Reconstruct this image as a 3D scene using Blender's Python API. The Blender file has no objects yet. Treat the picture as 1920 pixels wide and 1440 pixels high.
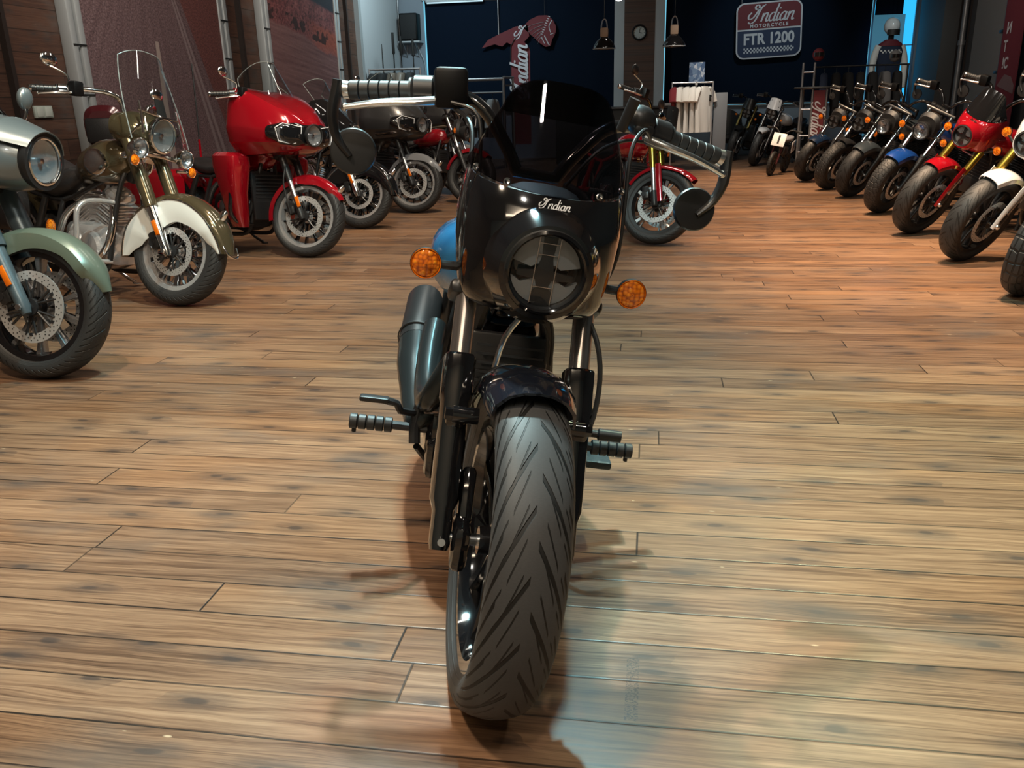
import bpy, bmesh, math, random
from mathutils import Vector as V, Matrix as Mx
from math import sin, cos, pi, radians as R

scene = bpy.context.scene
COL = scene.collection

# ------------------------------------------------------------------ camera
CAM_H = 1.17
FOCAL = 1575.0 / 1920.0 * 36.0
PITCH, ROLL, YAW = R(18.5), R(1.6), R(9.7)

def make_camera():
    cd = bpy.data.cameras.new('camera')
    cd.sensor_width = 36.0
    cd.lens = FOCAL
    cd.clip_start, cd.clip_end = 0.05, 100
    co = bpy.data.objects.new('camera', cd)
    COL.objects.link(co)
    fw = V((-sin(YAW), cos(YAW), 0)); rt = V((cos(YAW), sin(YAW), 0)); up = V((0, 0, 1))
    z = fw * cos(PITCH) - up * sin(PITCH)
    y = -(fw * sin(PITCH) + up * cos(PITCH))
    x2 = rt * cos(ROLL) + y * sin(ROLL)
    y2 = -rt * sin(ROLL) + y * cos(ROLL)
    m = Mx((x2, -y2, -z)).transposed().to_4x4()
    m.translation = V((0, 0, CAM_H))
    co.matrix_world = m
    scene.camera = co
make_camera()

# ------------------------------------------------------------------ exposure, ambient, lamps
scene.view_settings.view_transform = 'Standard'
scene.view_settings.look = 'None'
scene.view_settings.gamma = 1.0
scene.view_settings.use_curve_mapping = False
scene.view_settings.exposure = 0.0

wd = bpy.data.worlds.new('world'); scene.world = wd
wd.use_nodes = True
wd.node_tree.nodes['Background'].inputs[0].default_value = (0.55, 0.75, 0.85, 1)
wd.node_tree.nodes['Background'].inputs[1].default_value = 0.02

def spot(loc, target, power, color, angle=70, blend=0.6, radius=0.06, name='ceiling_or_added_spot'):
    ld = bpy.data.lights.new(name, 'SPOT')
    ld.energy = power; ld.color = color
    ld.spot_size = R(angle); ld.spot_blend = blend; ld.shadow_soft_size = radius
    o = bpy.data.objects.new(name, ld); COL.objects.link(o)
    o.location = loc
    o.rotation_euler = (V(target) - V(loc)).to_track_quat('-Z', 'Y').to_euler()
    return o

def area(loc, target, power, color, sx, sy, name='ceiling_or_added_panel'):
    ld = bpy.data.lights.new(name, 'AREA')
    ld.energy = power; ld.color = color; ld.shape = 'RECTANGLE'; ld.size = sx; ld.size_y = sy
    o = bpy.data.objects.new(name, ld); COL.objects.link(o)
    o.location = loc
    o.rotation_euler = (V(target) - V(loc)).to_track_quat('-Z', 'Y').to_euler()
    return o

WARM = (1.0, 0.80, 0.58); COOL = (0.72, 0.95, 1.0); NEUT = (1.0, 0.93, 0.82); GREEN = (0.86, 1.0, 0.62)
CYAN = (0.42, 0.92, 1.0); AMB = (1.0, 0.70, 0.45)
# lamps over the middle of the floor
area((.35, -.9, 4.4), (.2, 1.7, .4), 50, NEUT, .24, .24)
area((-1.6, .2, 4.4), (-1.4, 1.6, 0), 130, WARM, .3, .3)
spot((-1.0, 3.5, 4.4), (-.1, 1.6, 0), 760, NEUT, 66, .85, .05)
spot((1.1, 4.4, 4.4), (1.15, 2.45, 0), 820, GREEN, 40, .9)
area((-.8, 3.4, 4.3), (-.2, 1.7, .8), 240, CYAN, .35, .25)
spot((2.2, .6, 4.4), (1.6, 1.4, 0), 170, (1.0, .92, .74), 60, .9)
# rows of spots over the parked machines
for _y in (2.6, 4.4, 6.2, 8.6, 11.4):
    spot((-1.7, _y - .4, 4.4), (-2.8, _y + .6, .4), 520, WARM, 62, .8, .05)
for _y in (4.4, 6.0, 7.6, 9.6, 12.4):
    spot((1.6, _y, 4.4), (1.9, _y + .6, 0), 1450, AMB, 56, .85, .05)
for _y in (3.6, 6.0, 8.4):  # strip lights added so chrome and rims catch long streaks
    area((-1.2, _y, 3.9), (-3.1, _y + 1.2, .6), 26, NEUT, .12, 1.6)
    area((1.0, _y + 2.5, 3.9), (2.6, _y + 3.0, .6), 20, NEUT, .12, 1.6)
spot((.2, 9.0, 4.4), (.1, 7.4, .3), 330, AMB, 55, .8)
spot((.6, 13.4, 4.4), (.9, 13.2, 0), 260, AMB, 60, .8)
# lamps at the back and along the walls, most added to brighten what they face
spot((.6, 12.6, 4.4), (.6, 15.0, .9), 420, NEUT, 34, .7)
spot((2.2, 15.4, 4.4), (2.2, 19.0, 2.3), 190, COOL, 45, .8)
spot((-2.4, 15.0, 4.4), (-2.6, 18.6, 2.2), 26, NEUT, 45, .8)
spot((3.2, 14.4, 4.4), (4.4, 17.8, 2.0), 110, COOL, 30, .8)
spot((2.6, 12.6, 4.4), (5.3, 16.0, 1.6), 110, NEUT, 60, .8)
area((-3.6, 15.6, 4.3), (-5.3, 17.8, 1.9), 105, COOL, .9, .3)
spot((-3.2, 6.4, 4.4), (-5.5, 9.2, 1.9), 330, NEUT, 75, .8)
spot((-3.2, 11.0, 4.4), (-5.5, 13.4, 1.9), 210, NEUT, 70, .8)
spot((-3.4, 3.6, 4.4), (-5.5, 6.4, 1.6), 50, NEUT, 75, .8)
area((0, -2.2, 4.3), (0, -3.4, .6), 80, WARM, 3.0, .4)  # added behind the camera to brighten the front wall for reflections
spot((1.2, 13.2, 4.4), (1.7, 15.4, .6), 260, NEUT, 40, .8)
spot((-.5, 4.9, 4.2), (-.3, 2.0, 1.15), 330, CYAN, 24, .7, .06)  # extra lamp added to turn the main bike's bars and grips cyan


# ------------------------------------------------------------------ materials
MATS = {}
def mat(name, col=(0.5, 0.5, 0.5), rough=0.5, metal=0.0, coat=0.0, spec=0.5, emit=None, estr=0.0, noise=0.0, nscale=40.0, flake=False):
    if name in MATS: return MATS[name]
    m = bpy.data.materials.new(name); m.use_nodes = True
    nt = m.node_tree; b = nt.nodes['Principled BSDF']
    b.inputs['Base Color'].default_value = (*col, 1)
    b.inputs['Roughness'].default_value = rough
    b.inputs['Metallic'].default_value = metal
    b.inputs['Coat Weight'].default_value = coat
    b.inputs['Coat Roughness'].default_value = 0.03
    b.inputs['Specular IOR Level'].default_value = spec
    if emit:
        b.inputs['Emission Color'].default_value = (*emit, 1)
        b.inputs['Emission Strength'].default_value = estr
    if noise > 0:
        tc = nt.nodes.new('ShaderNodeTexCoord')
        n = nt.nodes.new('ShaderNodeTexNoise'); n.inputs['Scale'].default_value = nscale
        nt.links.new(tc.outputs['Object'], n.inputs['Vector'])
        bp = nt.nodes.new('ShaderNodeBump'); bp.inputs['Strength'].default_value = noise
        bp.inputs['Distance'].default_value = 0.004
        nt.links.new(n.outputs['Fac'], bp.inputs['Height'])
        nt.links.new(bp.outputs['Normal'], b.inputs['Normal'])
    if flake:
        tc = nt.nodes.new('ShaderNodeTexCoord')
        v = nt.nodes.new('ShaderNodeTexVoronoi'); v.inputs['Scale'].default_value = 600
        nt.links.new(tc.outputs['Object'], v.inputs['Vector'])
        mx = nt.nodes.new('ShaderNodeMixRGB'); mx.blend_type = 'MULTIPLY'; mx.inputs[0].default_value = 0.35
        mx.inputs[1].default_value = (*col, 1)
        nt.links.new(v.outputs['Color'], mx.inputs[2])
        nt.links.new(mx.outputs[0], b.inputs['Base Color'])
    MATS[name] = m
    return m

def glassy(name, tint, rough=0.02, ior=1.45):
    """thin sheet: tinted see-through plus a mirror-like reflection"""
    if name in MATS: return MATS[name]
    m = bpy.data.materials.new(name); m.use_nodes = True
    nt = m.node_tree; nt.nodes.clear()
    out = nt.nodes.new('ShaderNodeOutputMaterial')
    tr = nt.nodes.new('ShaderNodeBsdfTransparent'); tr.inputs[0].default_value = (*tint, 1)
    gl = nt.nodes.new('ShaderNodeBsdfGlossy'); gl.inputs['Roughness'].default_value = rough
    lw = nt.nodes.new('ShaderNodeLayerWeight'); lw.inputs[0].default_value = 0.5
    pw = nt.nodes.new('ShaderNodeMath'); pw.operation = 'POWER'; pw.inputs[1].default_value = 4.0
    ad = nt.nodes.new('ShaderNodeMath'); ad.operation = 'MULTIPLY_ADD'; ad.inputs[1].default_value = 0.6; ad.inputs[2].default_value = 0.035
    nt.links.new(lw.outputs['Facing'], pw.inputs[0]); nt.links.new(pw.outputs[0], ad.inputs[0])
    mx = nt.nodes.new('ShaderNodeMixShader')
    nt.links.new(ad.outputs[0], mx.inputs[0]); nt.links.new(tr.outputs[0], mx.inputs[1]); nt.links.new(gl.outputs[0], mx.inputs[2])
    nt.links.new(mx.outputs[0], out.inputs[0])
    MATS[name] = m
    return m

class NT:
    """short hand for building node trees"""
    def __init__(s, name):
        s.m = bpy.data.materials.new(name); s.m.use_nodes = True
        s.t = s.m.node_tree; s.b = s.t.nodes['Principled BSDF']
        MATS[name] = s.m
    def n(s, typ, **kw):
        nd = s.t.nodes.new(typ)
        for k, v in kw.items(): setattr(nd, k, v)
        return nd
    def l(s, a, b): s.t.links.new(a, b)
    def val(s, a, sock):
        if isinstance(a, (int, float)): sock.default_value = a
        else: s.l(a, sock)
    def math(s, op, a, b=0.0, c=None):
        nd = s.n('ShaderNodeMath', operation=op)
        s.val(a, nd.inputs[0]); s.val(b, nd.inputs[1])
        if c is not None: s.val(c, nd.inputs[2])
        return nd.outputs[0]
    def smooth(s, a, lo, hi, o0=0.0, o1=1.0):
        nd = s.n('ShaderNodeMapRange', interpolation_type='SMOOTHSTEP')
        s.val(a, nd.inputs[0])
        for i, x in enumerate((lo, hi, o0, o1)): nd.inputs[i + 1].default_value = x
        return nd.outputs[0]
    def mix(s, f, a, b, blend='MIX'):
        nd = s.n('ShaderNodeMixRGB', blend_type=blend)
        s.val(f, nd.inputs[0])
        for x, so in ((a, nd.inputs[1]), (b, nd.inputs[2])):
            if isinstance(x, tuple): so.default_value = (*x, 1)
            else: s.l(x, so)
        return nd.outputs[0]
    def comb(s, x, y, z=0.0):
        nd = s.n('ShaderNodeCombineXYZ')
        s.val(x, nd.inputs[0]); s.val(y, nd.inputs[1]); s.val(z, nd.inputs[2])
        return nd.outputs[0]
    def sep(s, v):
        nd = s.n('ShaderNodeSeparateXYZ'); s.l(v, nd.inputs[0]); return nd.outputs
    def noise(s, vec, scale, detail=3.0, rough=0.55, dist=0.0):
        nd = s.n('ShaderNodeTexNoise')
        s.l(vec, nd.inputs['Vector']); nd.inputs['Scale'].default_value = scale
        nd.inputs['Detail'].default_value = detail; nd.inputs['Roughness'].default_value = rough
        nd.inputs['Distortion'].default_value = dist
        return nd.outputs['Fac']
    def ramp(s, f, stops):
        nd = s.n('ShaderNodeValToRGB'); e = nd.color_ramp.elements
        while len(e) < len(stops): e.new(0.5)
        for i, (p, c) in enumerate(stops): e[i].position = p; e[i].color = (*c, 1)
        s.l(f, nd.inputs[0]); return nd.outputs[0]
    def bump(s, h, strength, dist=0.002):
        nd = s.n('ShaderNodeBump'); nd.inputs['Strength'].default_value = strength
        nd.inputs['Distance'].default_value = dist
        s.l(h, nd.inputs['Height']); s.l(nd.outputs[0], s.b.inputs['Normal'])

def wood_boards(name, along, across, width, phase, length, stops, rough, dark=1.0, gap=0.025, stamp=None):
    """boards running along one axis of the object's own coordinates"""
    t = NT(name)
    tc = t.n('ShaderNodeTexCoord'); c = t.sep(tc.outputs['Object'])
    u, v = c[along], c[across]
    vv = t.math('DIVIDE', t.math('SUBTRACT', v, phase), width)
    row = t.math('FLOOR', vv); fv = t.math('SUBTRACT', vv, row)
    wn = t.n('ShaderNodeTexWhiteNoise', noise_dimensions='1D'); t.l(row, wn.inputs['W'])
    uu = t.math('DIVIDE', t.math('ADD', u, t.math('MULTIPLY', wn.outputs['Value'], 9.7)), length)
    colm = t.math('FLOOR', uu); fu = t.math('SUBTRACT', uu, colm)
    wb = t.n('ShaderNodeTexWhiteNoise', noise_dimensions='2D'); t.l(t.comb(row, colm), wb.inputs['Vector'])
    rb = wb.outputs['Value']
    off = t.math('MULTIPLY', rb, 37.0)
    ux = t.math('ADD', u, off)
    warp = t.noise(t.comb(t.math('MULTIPLY', ux, 2.2), t.math('MULTIPLY', v, 9.0), off), 1.0, 2.0)
    vw = t.math('ADD', v, t.math('MULTIPLY', warp, 0.05))
    g1 = t.noise(t.comb(t.math('MULTIPLY', ux, 2.4), t.math('MULTIPLY', vw, 85.0), off), 1.0, 5.0, 0.66)
    g2 = t.noise(t.comb(t.math('MULTIPLY', ux, 5.0), t.math('MULTIPLY', vw, 260.0), off), 1.0, 3.0, 0.6)
    f = t.math('ADD', t.math('MULTIPLY', g1, 0.62), t.math('MULTIPLY', g2, 0.38))
    f = t.math('ADD', f, t.math('MULTIPLY', t.math('SUBTRACT', rb, 0.5), 0.12))
    base = t.ramp(f, stops)
    # knots
    kv = t.n('ShaderNodeTexVoronoi', voronoi_dimensions='2D'); kv.inputs['Scale'].default_value = 1.0
    kn = t.noise(t.comb(t.math('MULTIPLY', ux, 9.0), t.math('MULTIPLY', v, 22.0), off), 1.0, 2.0)
    t.l(t.comb(t.math('ADD', t.math('MULTIPLY', ux, 3.4), t.math('MULTIPLY', kn, 0.22)), t.math('MULTIPLY', vw, 9.5), off), kv.inputs['Vector'])
    kd = kv.outputs['Distance']
    knot = t.math('MAXIMUM', t.smooth(kd, 0.05, 0.16, 1.0, 0.0), t.math('MULTIPLY', t.smooth(kd, 0.12, 0.42, 1.0, 0.0), t.noise(t.comb(t.math('MULTIPLY', ux, 14.0), t.math('MULTIPLY', vw, 90.0), off), 1.0, 3.0, .7)))
    pick = t.math('GREATER_THAN', t.sep(kv.outputs['Color'])[0], 0.50)
    base = t.mix(t.math('MULTIPLY', t.math('MULTIPLY', knot, pick), 0.82), base, (0.040, 0.030, 0.027))
    # broad grey weathering
    st = t.noise(t.comb(t.math('MULTIPLY', u, 1.5), t.math('MULTIPLY', v, 3.2)), 1.0, 4.0, 0.6)
    base = t.mix(t.smooth(st, 0.50, 0.74, 0.0, 0.66), base, (0.085, 0.070, 0.062))
    hue = t.noise(t.comb(t.math('MULTIPLY', u, 0.9), t.math('MULTIPLY', v, 1.6), off), 1.0, 2.0)
    base = t.mix(t.smooth(hue, 0.48, 0.68, 0.0, 0.5 * dark), base, (1.0, 0.80, 0.58), 'MULTIPLY')
    # pale scuffs
    sc = t.n('ShaderNodeTexVoronoi', voronoi_dimensions='2D'); t.l(t.comb(t.math('MULTIPLY', u, 7.0), t.math('MULTIPLY', v, 22.0)), sc.inputs['Vector'])
    sc.inputs['Scale'].default_value = 1.0
    chip = t.math('MULTIPLY', t.smooth(t.math('ADD', sc.outputs['Distance'], t.math('MULTIPLY', kn, .12)), 0.07, 0.14, 1.0, 0.0), t.math('GREATER_THAN', t.math('MULTIPLY', t.sep(sc.outputs['Color'])[1], t.noise(t.comb(u, t.math('MULTIPLY', v, 2.0)), 1.6, 2.0)), 0.53))
    base = t.mix(t.math('MULTIPLY', chip, 0.65 * dark), base, (0.62, 0.46, 0.30))
    # gaps between boards
    e1 = t.math('MINIMUM', fv, t.math('SUBTRACT', 1.0, fv))
    e2 = t.math('MULTIPLY', t.math('MINIMUM', fu, t.math('SUBTRACT', 1.0, fu)), length / width)
    e = t.math('MINIMUM', e1, e2)
    gapf = t.smooth(e, gap * 0.35, gap, 1.0, 0.0)
    gvar = t.noise(t.comb(t.math('MULTIPLY', u, 1.3), t.math('MULTIPLY', row, 7.7)), 1.0, 1.0)
    base = t.mix(t.math('MULTIPLY', gapf, t.smooth(gvar, .35, .60, .5, .97)), base, (0.012, 0.008, 0.006))
    if stamp:
        x0, x1, y0, y1 = stamp
        ins = t.math('MULTIPLY', t.math('MULTIPLY', t.math('GREATER_THAN', u, x0), t.math('LESS_THAN', u, x1)), t.math('MULTIPLY', t.math('GREATER_THAN', v, y0), t.math('LESS_THAN', v, y1)))
        ink = t.noise(t.comb(t.math('MULTIPLY', u, 160.0), t.math('MULTIPLY', v, 330.0)), 1.0, 1.0)
        base = t.mix(t.math('MULTIPLY', ins, t.smooth(ink, .50, .56, 0.0, .75)), base, (0.03, 0.025, 0.025))
    t.l(base, t.b.inputs['Base Color'])
    t.l(t.math('ADD', t.math('MULTIPLY', g1, 0.22), rough - 0.10), t.b.inputs['Roughness'])
    h = t.math('SUBTRACT', t.math('MULTIPLY', f, 0.35), gapf)
    t.bump(h, 0.35, 0.0015)
    return t.m

# ------------------------------------------------------------------ mesh builder
def catmull(pts, n=6):
    p = [V(q) for q in pts]
    if len(p) < 3: return p
    out = []
    for i in range(len(p) - 1):
        p0 = p[max(i - 1, 0)]; p1 = p[i]; p2 = p[i + 1]; p3 = p[min(i + 2, len(p) - 1)]
        for k in range(n):
            t = k / n
            out.append(0.5 * ((2 * p1) + (p2 - p0) * t + (2 * p0 - 5 * p1 + 4 * p2 - p3) * t * t + (3 * p1 - p0 - 3 * p2 + p3) * t ** 3))
    out.append(p[-1]); return out

def lerp_tab(tab, x):
    if x <= tab[0][0]: return tab[0][1]
    for (a, b), (c, d) in zip(tab, tab[1:]):
        if x <= c:
            t = (x - a) / (c - a)
            return b + (d - b) * t
    return tab[-1][1]

def frame_of(d):
    d = V(d).normalized()
    a = V((0, 0, 1)) if abs(d.z) < 0.9 else V((1, 0, 0))
    x = a.cross(d).normalized(); y = d.cross(x).normalized()
    return x, y, d

class MB:
    def __init__(s): s.v = []; s.f = []; s.mi = []; s.cur = 0; s.uv = {}
    def m(s, i): s.cur = i; return s
    def face(s, f, uv=None):
        if uv: s.uv[len(s.f)] = uv
        s.f.append(tuple(f)); s.mi.append(s.cur)
    def rings(s, rings, close=True, cap0=True, cap1=True, loop=False):
        n = len(rings[0]); b = len(s.v)
        for r in rings: s.v.extend(V(q) for q in r)
        m = len(rings)
        for i in range(m if loop else m - 1):
            i2 = (i + 1) % m
            for k in range(n if close else n - 1):
                k2 = (k + 1) % n
                s.face((b + i * n + k, b + i * n + k2, b + i2 * n + k2, b + i2 * n + k))
        if not loop and close:
            if cap0: s.face([b + k for k in range(n)][::-1])
            if cap1: s.face([b + (m - 1) * n + k for k in range(n)])
        return s
    def tube(s, pts, r, seg=10, smooth=0, caps=True, squash=1.0):
        pts = [V(p) for p in pts]
        n0 = len(pts)
        if smooth: pts = catmull(pts, smooth)
        if not isinstance(r, (list, tuple)): rr = [r] * len(pts)
        elif len(r) == len(pts): rr = list(r)
        else:
            rr = [lerp_tab([(i / (len(r) - 1), q) for i, q in enumerate(r)], k / (len(pts) - 1)) for k in range(len(pts))]
        t = (pts[1] - pts[0]).normalized(); x, y, _ = frame_of(t); rings = []
        for i, p in enumerate(pts):
            if i == 0: d = pts[1] - pts[0]
            elif i == len(pts) - 1: d = pts[-1] - pts[-2]
            else: d = (pts[i + 1] - pts[i]).normalized() + (pts[i] - pts[i - 1]).normalized()
            if d.length < 1e-9: d = t
            d.normalize()
            q = t.rotation_difference(d); x = q @ x; y = q @ y; t = d
            rings.append([p + (x * cos(2 * pi * k / seg) + y * squash * sin(2 * pi * k / seg)) * rr[i] for k in range(seg)])
        return s.rings(rings, True, caps, caps)
    def cyl(s, a, b, r0, r1=None, seg=16): return s.tube([a, b], [r0, r0 if r1 is None else r1], seg)
    def lathe(s, prof, org, axis, seg=32, loop=False, caps=False):
        """prof: (radius, distance along axis)"""
        x, y, d = frame_of(axis); o = V(org)
        rings = [[o + d * h + (x * cos(2 * pi * k / seg) + y * sin(2 * pi * k / seg)) * r for k in range(seg)] for r, h in prof]
        return s.rings(rings, True, caps, caps, loop)
    def box(s, c, size, bev=0.0, rot=None):
        c = V(c); h = V(size) * 0.5; b = min(bev, min(h) * 0.98)
        def T(p): 
            p = V(p); return c + (rot @ p if rot else p)
        if b <= 0:
            i = len(s.v)
            for z in (-1, 1):
                for y in (-1, 1):
                    for x in (-1, 1): s.v.append(T((x * h.x, y * h.y, z * h.z)))
            for f in ((0, 2, 3, 1), (4, 5, 7, 6), (0, 1, 5, 4), (2, 6, 7, 3), (0, 4, 6, 2), (1, 3, 7, 5)): s.face([i + k for k in f])
            return s
        def ring(z, sx, sy):
            k = min(b, sx * .98, sy * .98); pts = []
            for qx, qy, a0 in ((1, 1, 0), (-1, 1, 90), (-1, -1, 180), (1, -1, 270)):
                for a in (0, 45, 90):
                    t = R(a0 + a); pts.append(T((qx * (sx - k) + k * cos(t), qy * (sy - k) + k * sin(t), z)))
            return pts
        q = b * 0.293
        return s.rings([ring(-h.z, h.x - b, h.y - b), ring(-h.z + q, h.x - q, h.y - q), ring(-h.z + b, h.x, h.y), ring(h.z - b, h.x, h.y), ring(h.z - q, h.x - q, h.y - q), ring(h.z, h.x - b, h.y - b)])
    def ball(s, c, r, seg=16, rot=None):
        c = V(c); r = V(r) if not isinstance(r, (int, float)) else V((r, r, r)); n = seg // 2; rings = []
        for i in range(n + 1):
            a = pi * i / n; ra = max(sin(a), 1e-3); z = -cos(a)
            ring = []
            for k in range(seg):
                p = V((r.x * ra * cos(2 * pi * k / seg), r.y * ra * sin(2 * pi * k / seg), r.z * z))
                ring.append(c + (rot @ p if rot else p))
            rings.append(ring)
        return s.rings(rings)
    def sect(s, secs, n=24, plane='xz', caps=True):
        """loft of super-ellipses; each section: (pos along axis, c1, c2, half1, half2, exponent)"""
        rings = []
        for p, a, b, ha, hb, ex in secs:
            ring = []
            for k in range(n):
                t = 2 * pi * k / n; ct, st = cos(t), sin(t)
                q1 = a + ha * math.copysign(abs(ct) ** (2 / ex), ct); q2 = b + hb * math.copysign(abs(st) ** (2 / ex), st)
                ring.append({'xz': (q1, p, q2), 'yz': (p, q1, q2), 'xy': (q1, q2, p)}[plane])
            rings.append(ring)
        return s.rings(rings, True, caps, caps)
    def prism(s, pts, fn, thick):
        """outline pts (2D) -> 3D by fn(u, v, w) for w in -thick/2, thick/2"""
        n = len(pts); b = len(s.v)
        for w in (-thick / 2, thick / 2):
            for p in pts: s.v.append(V(fn(p[0], p[1], w)))
        s.face([b + k for k in range(n)][::-1]); s.face([b + n + k for k in range(n)])
        for k in range(n):
            k2 = (k + 1) % n
            s.face((b + k, b + k2, b + n + k2, b + n + k))
        return s
    def sheet(s, fn, nu, nv, thick=0.003):
        """solid sheet over u,v in 0..1"""
        g = [[V(fn(i / nu, j / nv)) for i in range(nu + 1)] for j in range(nv + 1)]
        def nrm(j, i):
            a = g[j][min(i + 1, nu)] - g[j][max(i - 1, 0)]; b = g[min(j + 1, nv)][i] - g[max(j - 1, 0)][i]
            c = a.cross(b)
            return c.normalized() if c.length > 1e-12 else V((0, 0, 1))
        rings = []
        for j in range(nv + 1):
            o = [g[j][i] + nrm(j, i) * thick / 2 for i in range(nu + 1)]
            q = [g[j][i] - nrm(j, i) * thick / 2 for i in range(nu + 1)]
            rings.append(o + q[::-1])
        return s.rings(rings)
    def build(s, name, mats, parent=None, M=None, angle=35, label=None, flip=False):
        if not isinstance(mats, (list, tuple)): mats = [mats]
        me = bpy.data.meshes.new(name)
        vs = [M @ q for q in s.v] if M is not None else s.v
        me.from_pydata([tuple(q) for q in vs], [], s.f)
        for q in mats: me.materials.append(q)
        for p, i in zip(me.polygons, s.mi): p.material_index = i; p.use_smooth = True
        if s.uv:
            ul = me.uv_layers.new(name='UVMap')
            for fi, uvs in s.uv.items():
                p = me.polygons[fi]
                for li, q in zip(p.loop_indices, uvs): ul.data[li].uv = q
        bm = bmesh.new(); bm.from_mesh(me)
        bmesh.ops.recalc_face_normals(bm, faces=bm.faces)
        bm.to_mesh(me); bm.free()
        me.set_sharp_from_angle(angle=R(angle))
        o = bpy.data.objects.new(name, me); COL.objects.link(o)
        if parent is not None: o.parent = parent
        if label: o['label'] = label
        return o

def thing(name, label, cat, loc=(0, 0, 0), rot=(0, 0, 0), group=None):
    o = bpy.data.objects.new(name, None); COL.objects.link(o)
    o.empty_display_size = 0.1
    o.location = loc; o.rotation_euler = rot
    return tag(o, label, cat, group)
def tag(o, label, cat, group=None):
    o['label'] = label; o['category'] = cat
    if group: o['group'] = group
    return o
def struct(o): o['kind'] = 'structure'; return o

# ------------------------------------------------------------------ lettering
SCRIPT = {  # brush script strokes in a box of x-height 1
    'I': ([[(-.55, 1.15), (-.8, .75), (-.6, .35), (-.15, .55), (.15, 1.2), (.2, 1.75), (-.05, 2.0), (-.3, 1.8), (-.1, 1.5), (.35, 1.62), (.9, 2.0)],
           [(.62, 1.86), (.42, 1.3), (.3, .6), (.1, .05), (-.3, -.15), (-.6, .02)]], 1.0),
    'n': ([[(0, .98), (.02, .5), (0, 0)], [(.02, .5), (.25, .92), (.48, .98), (.55, .7), (.55, .2), (.68, 0), (.85, .14)]], .9),
    'd': ([[(.6, .85), (.3, 1.0), (.02, .7), (.0, .3), (.2, 0), (.5, .15), (.62, .5)], [(.68, 2.0), (.62, 1.2), (.6, .2), (.75, 0), (.9, .14)]], .97),
    'i': ([[(0, .98), (0, .2), (.14, 0), (.3, .14)], [(.02, 1.35), (.04, 1.5)]], .38),
    'a': ([[(.58, .85), (.3, 1.0), (.02, .7), (.0, .3), (.2, 0), (.46, .15), (.58, .5)], [(.6, .98), (.58, .2), (.72, 0), (.86, .14)]], .93)}
def script_mb(word, h, depth, shear=0.3, weight=0.2):
    """brush lettering lying in x (across) / z (up); centred on the origin; y is depth"""
    mb = MB(); x = 0; strokes = []
    for ch in word:
        st, adv = SCRIPT[ch]
        for k in st: strokes.append([(x + a, b) for a, b in k])
        x += adv
    x0 = min(p[0] for k in strokes for p in k); x1 = max(p[0] + p[1] * shear for k in strokes for p in k)
    sc = h
    for i, k in enumerate(strokes):
        pts = catmull([(a, b, 0) for a, b in k], 5)
        L, Rr = [], []
        for q in range(len(pts)):
            d = pts[min(q + 1, len(pts) - 1)] - pts[max(q - 1, 0)]
            d = d.normalized() if d.length > 1e-9 else V((1, 0, 0))
            nx = V((-d.y, d.x, 0)); w = weight * (0.38 + 0.62 * abs(d.y)) * 0.5
            L.append(pts[q] + nx * w); Rr.append(pts[q] - nx * w)
        jog = 0.0006 * (i % 2)
        def P(p, y): return V(((p.x + p.y * shear - (x0 + x1) / 2) * sc, y, (p.y - .9) * sc))
        rings = [[P(L[q], -depth - jog), P(Rr[q], -depth - jog), P(Rr[q], 0), P(L[q], 0)] for q in range(len(pts))]
        mb.rings(rings)
    return mb

def text_mesh(txt, size, extrude=0.002, shear=0.0, bold=0.0, spacing=1.0):
    cu = bpy.data.curves.new('lettering', 'FONT')
    cu.body = txt; cu.size = size; cu.extrude = extrude; cu.shear = shear; cu.offset = bold
    cu.align_x = 'CENTER'; cu.align_y = 'CENTER'; cu.space_character = spacing; cu.resolution_u = 3
    ob = bpy.data.objects.new('lettering', cu); COL.objects.link(ob)
    dg = bpy.context.evaluated_depsgraph_get()
    me = bpy.data.meshes.new_from_object(ob.evaluated_get(dg))
    bpy.data.objects.remove(ob); bpy.data.curves.remove(cu)
    return me
def text_part(name, txt, size, mtl, M, parent=None, **kw):
    """text in local XY, facing +Z; M places it"""
    me = text_mesh(txt, size, **kw); me.transform(M)
    me.materials.clear(); me.materials.append(mtl)
    for p in me.polygons: p.material_index = 0
    me.name = name
    o = bpy.data.objects.new(name, me); COL.objects.link(o)
    if parent is not None: o.parent = parent
    return o
# ------------------------------------------------------------------ shared bike materials
chrome = mat('chrome', (0.90, 0.90, 0.91), 0.10, 1.0)
polished = mat('polished_rim_metal', (0.78, 0.78, 0.79), 0.16, 0.75)
dark_chrome = mat('dark_chrome', (0.42, 0.41, 0.42), 0.10, 1.0)
alloy = mat('brushed_alloy', (0.70, 0.71, 0.72), 0.26, 1.0)
disc_steel = mat('disc_steel', (0.62, 0.62, 0.62), 0.38, 0.7)
black_gloss = mat('black_gloss_paint', (0.006, 0.006, 0.007), 0.09, 0.0, 0.8)
black_satin = mat('black_satin_metal', (0.014, 0.014, 0.015), 0.38)
black_matt = mat('black_matt_plastic', (0.010, 0.010, 0.010), 0.55)
grip_rubber = mat('grip_rubber', (0.020, 0.021, 0.022), 0.5)
leather = mat('black_leather', (0.016, 0.015, 0.016), 0.42, noise=0.3, nscale=160)
amber = mat('amber_lens_edge', (0.62, 0.13, 0.005), 0.2, 0.0, 0.4)
gold = mat('gold_anodised', (0.62, 0.42, 0.07), 0.26, 1.0)
dark_hole = mat('disc_hole_dark', (0.01, 0.01, 0.01), 0.8)
clear_glass = glassy('clear_glass', (0.93, 0.95, 0.95))
smoke_glass = glassy('smoked_screen', (0.36, 0.335, 0.36), 0.015, 1.5)
lamp_glass = glassy('lamp_glass', (0.9, 0.93, 0.95), 0.02, 1.4)
reflector = mat('lamp_reflector', (0.62, 0.62, 0.64), 0.18, 1.0)
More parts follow.
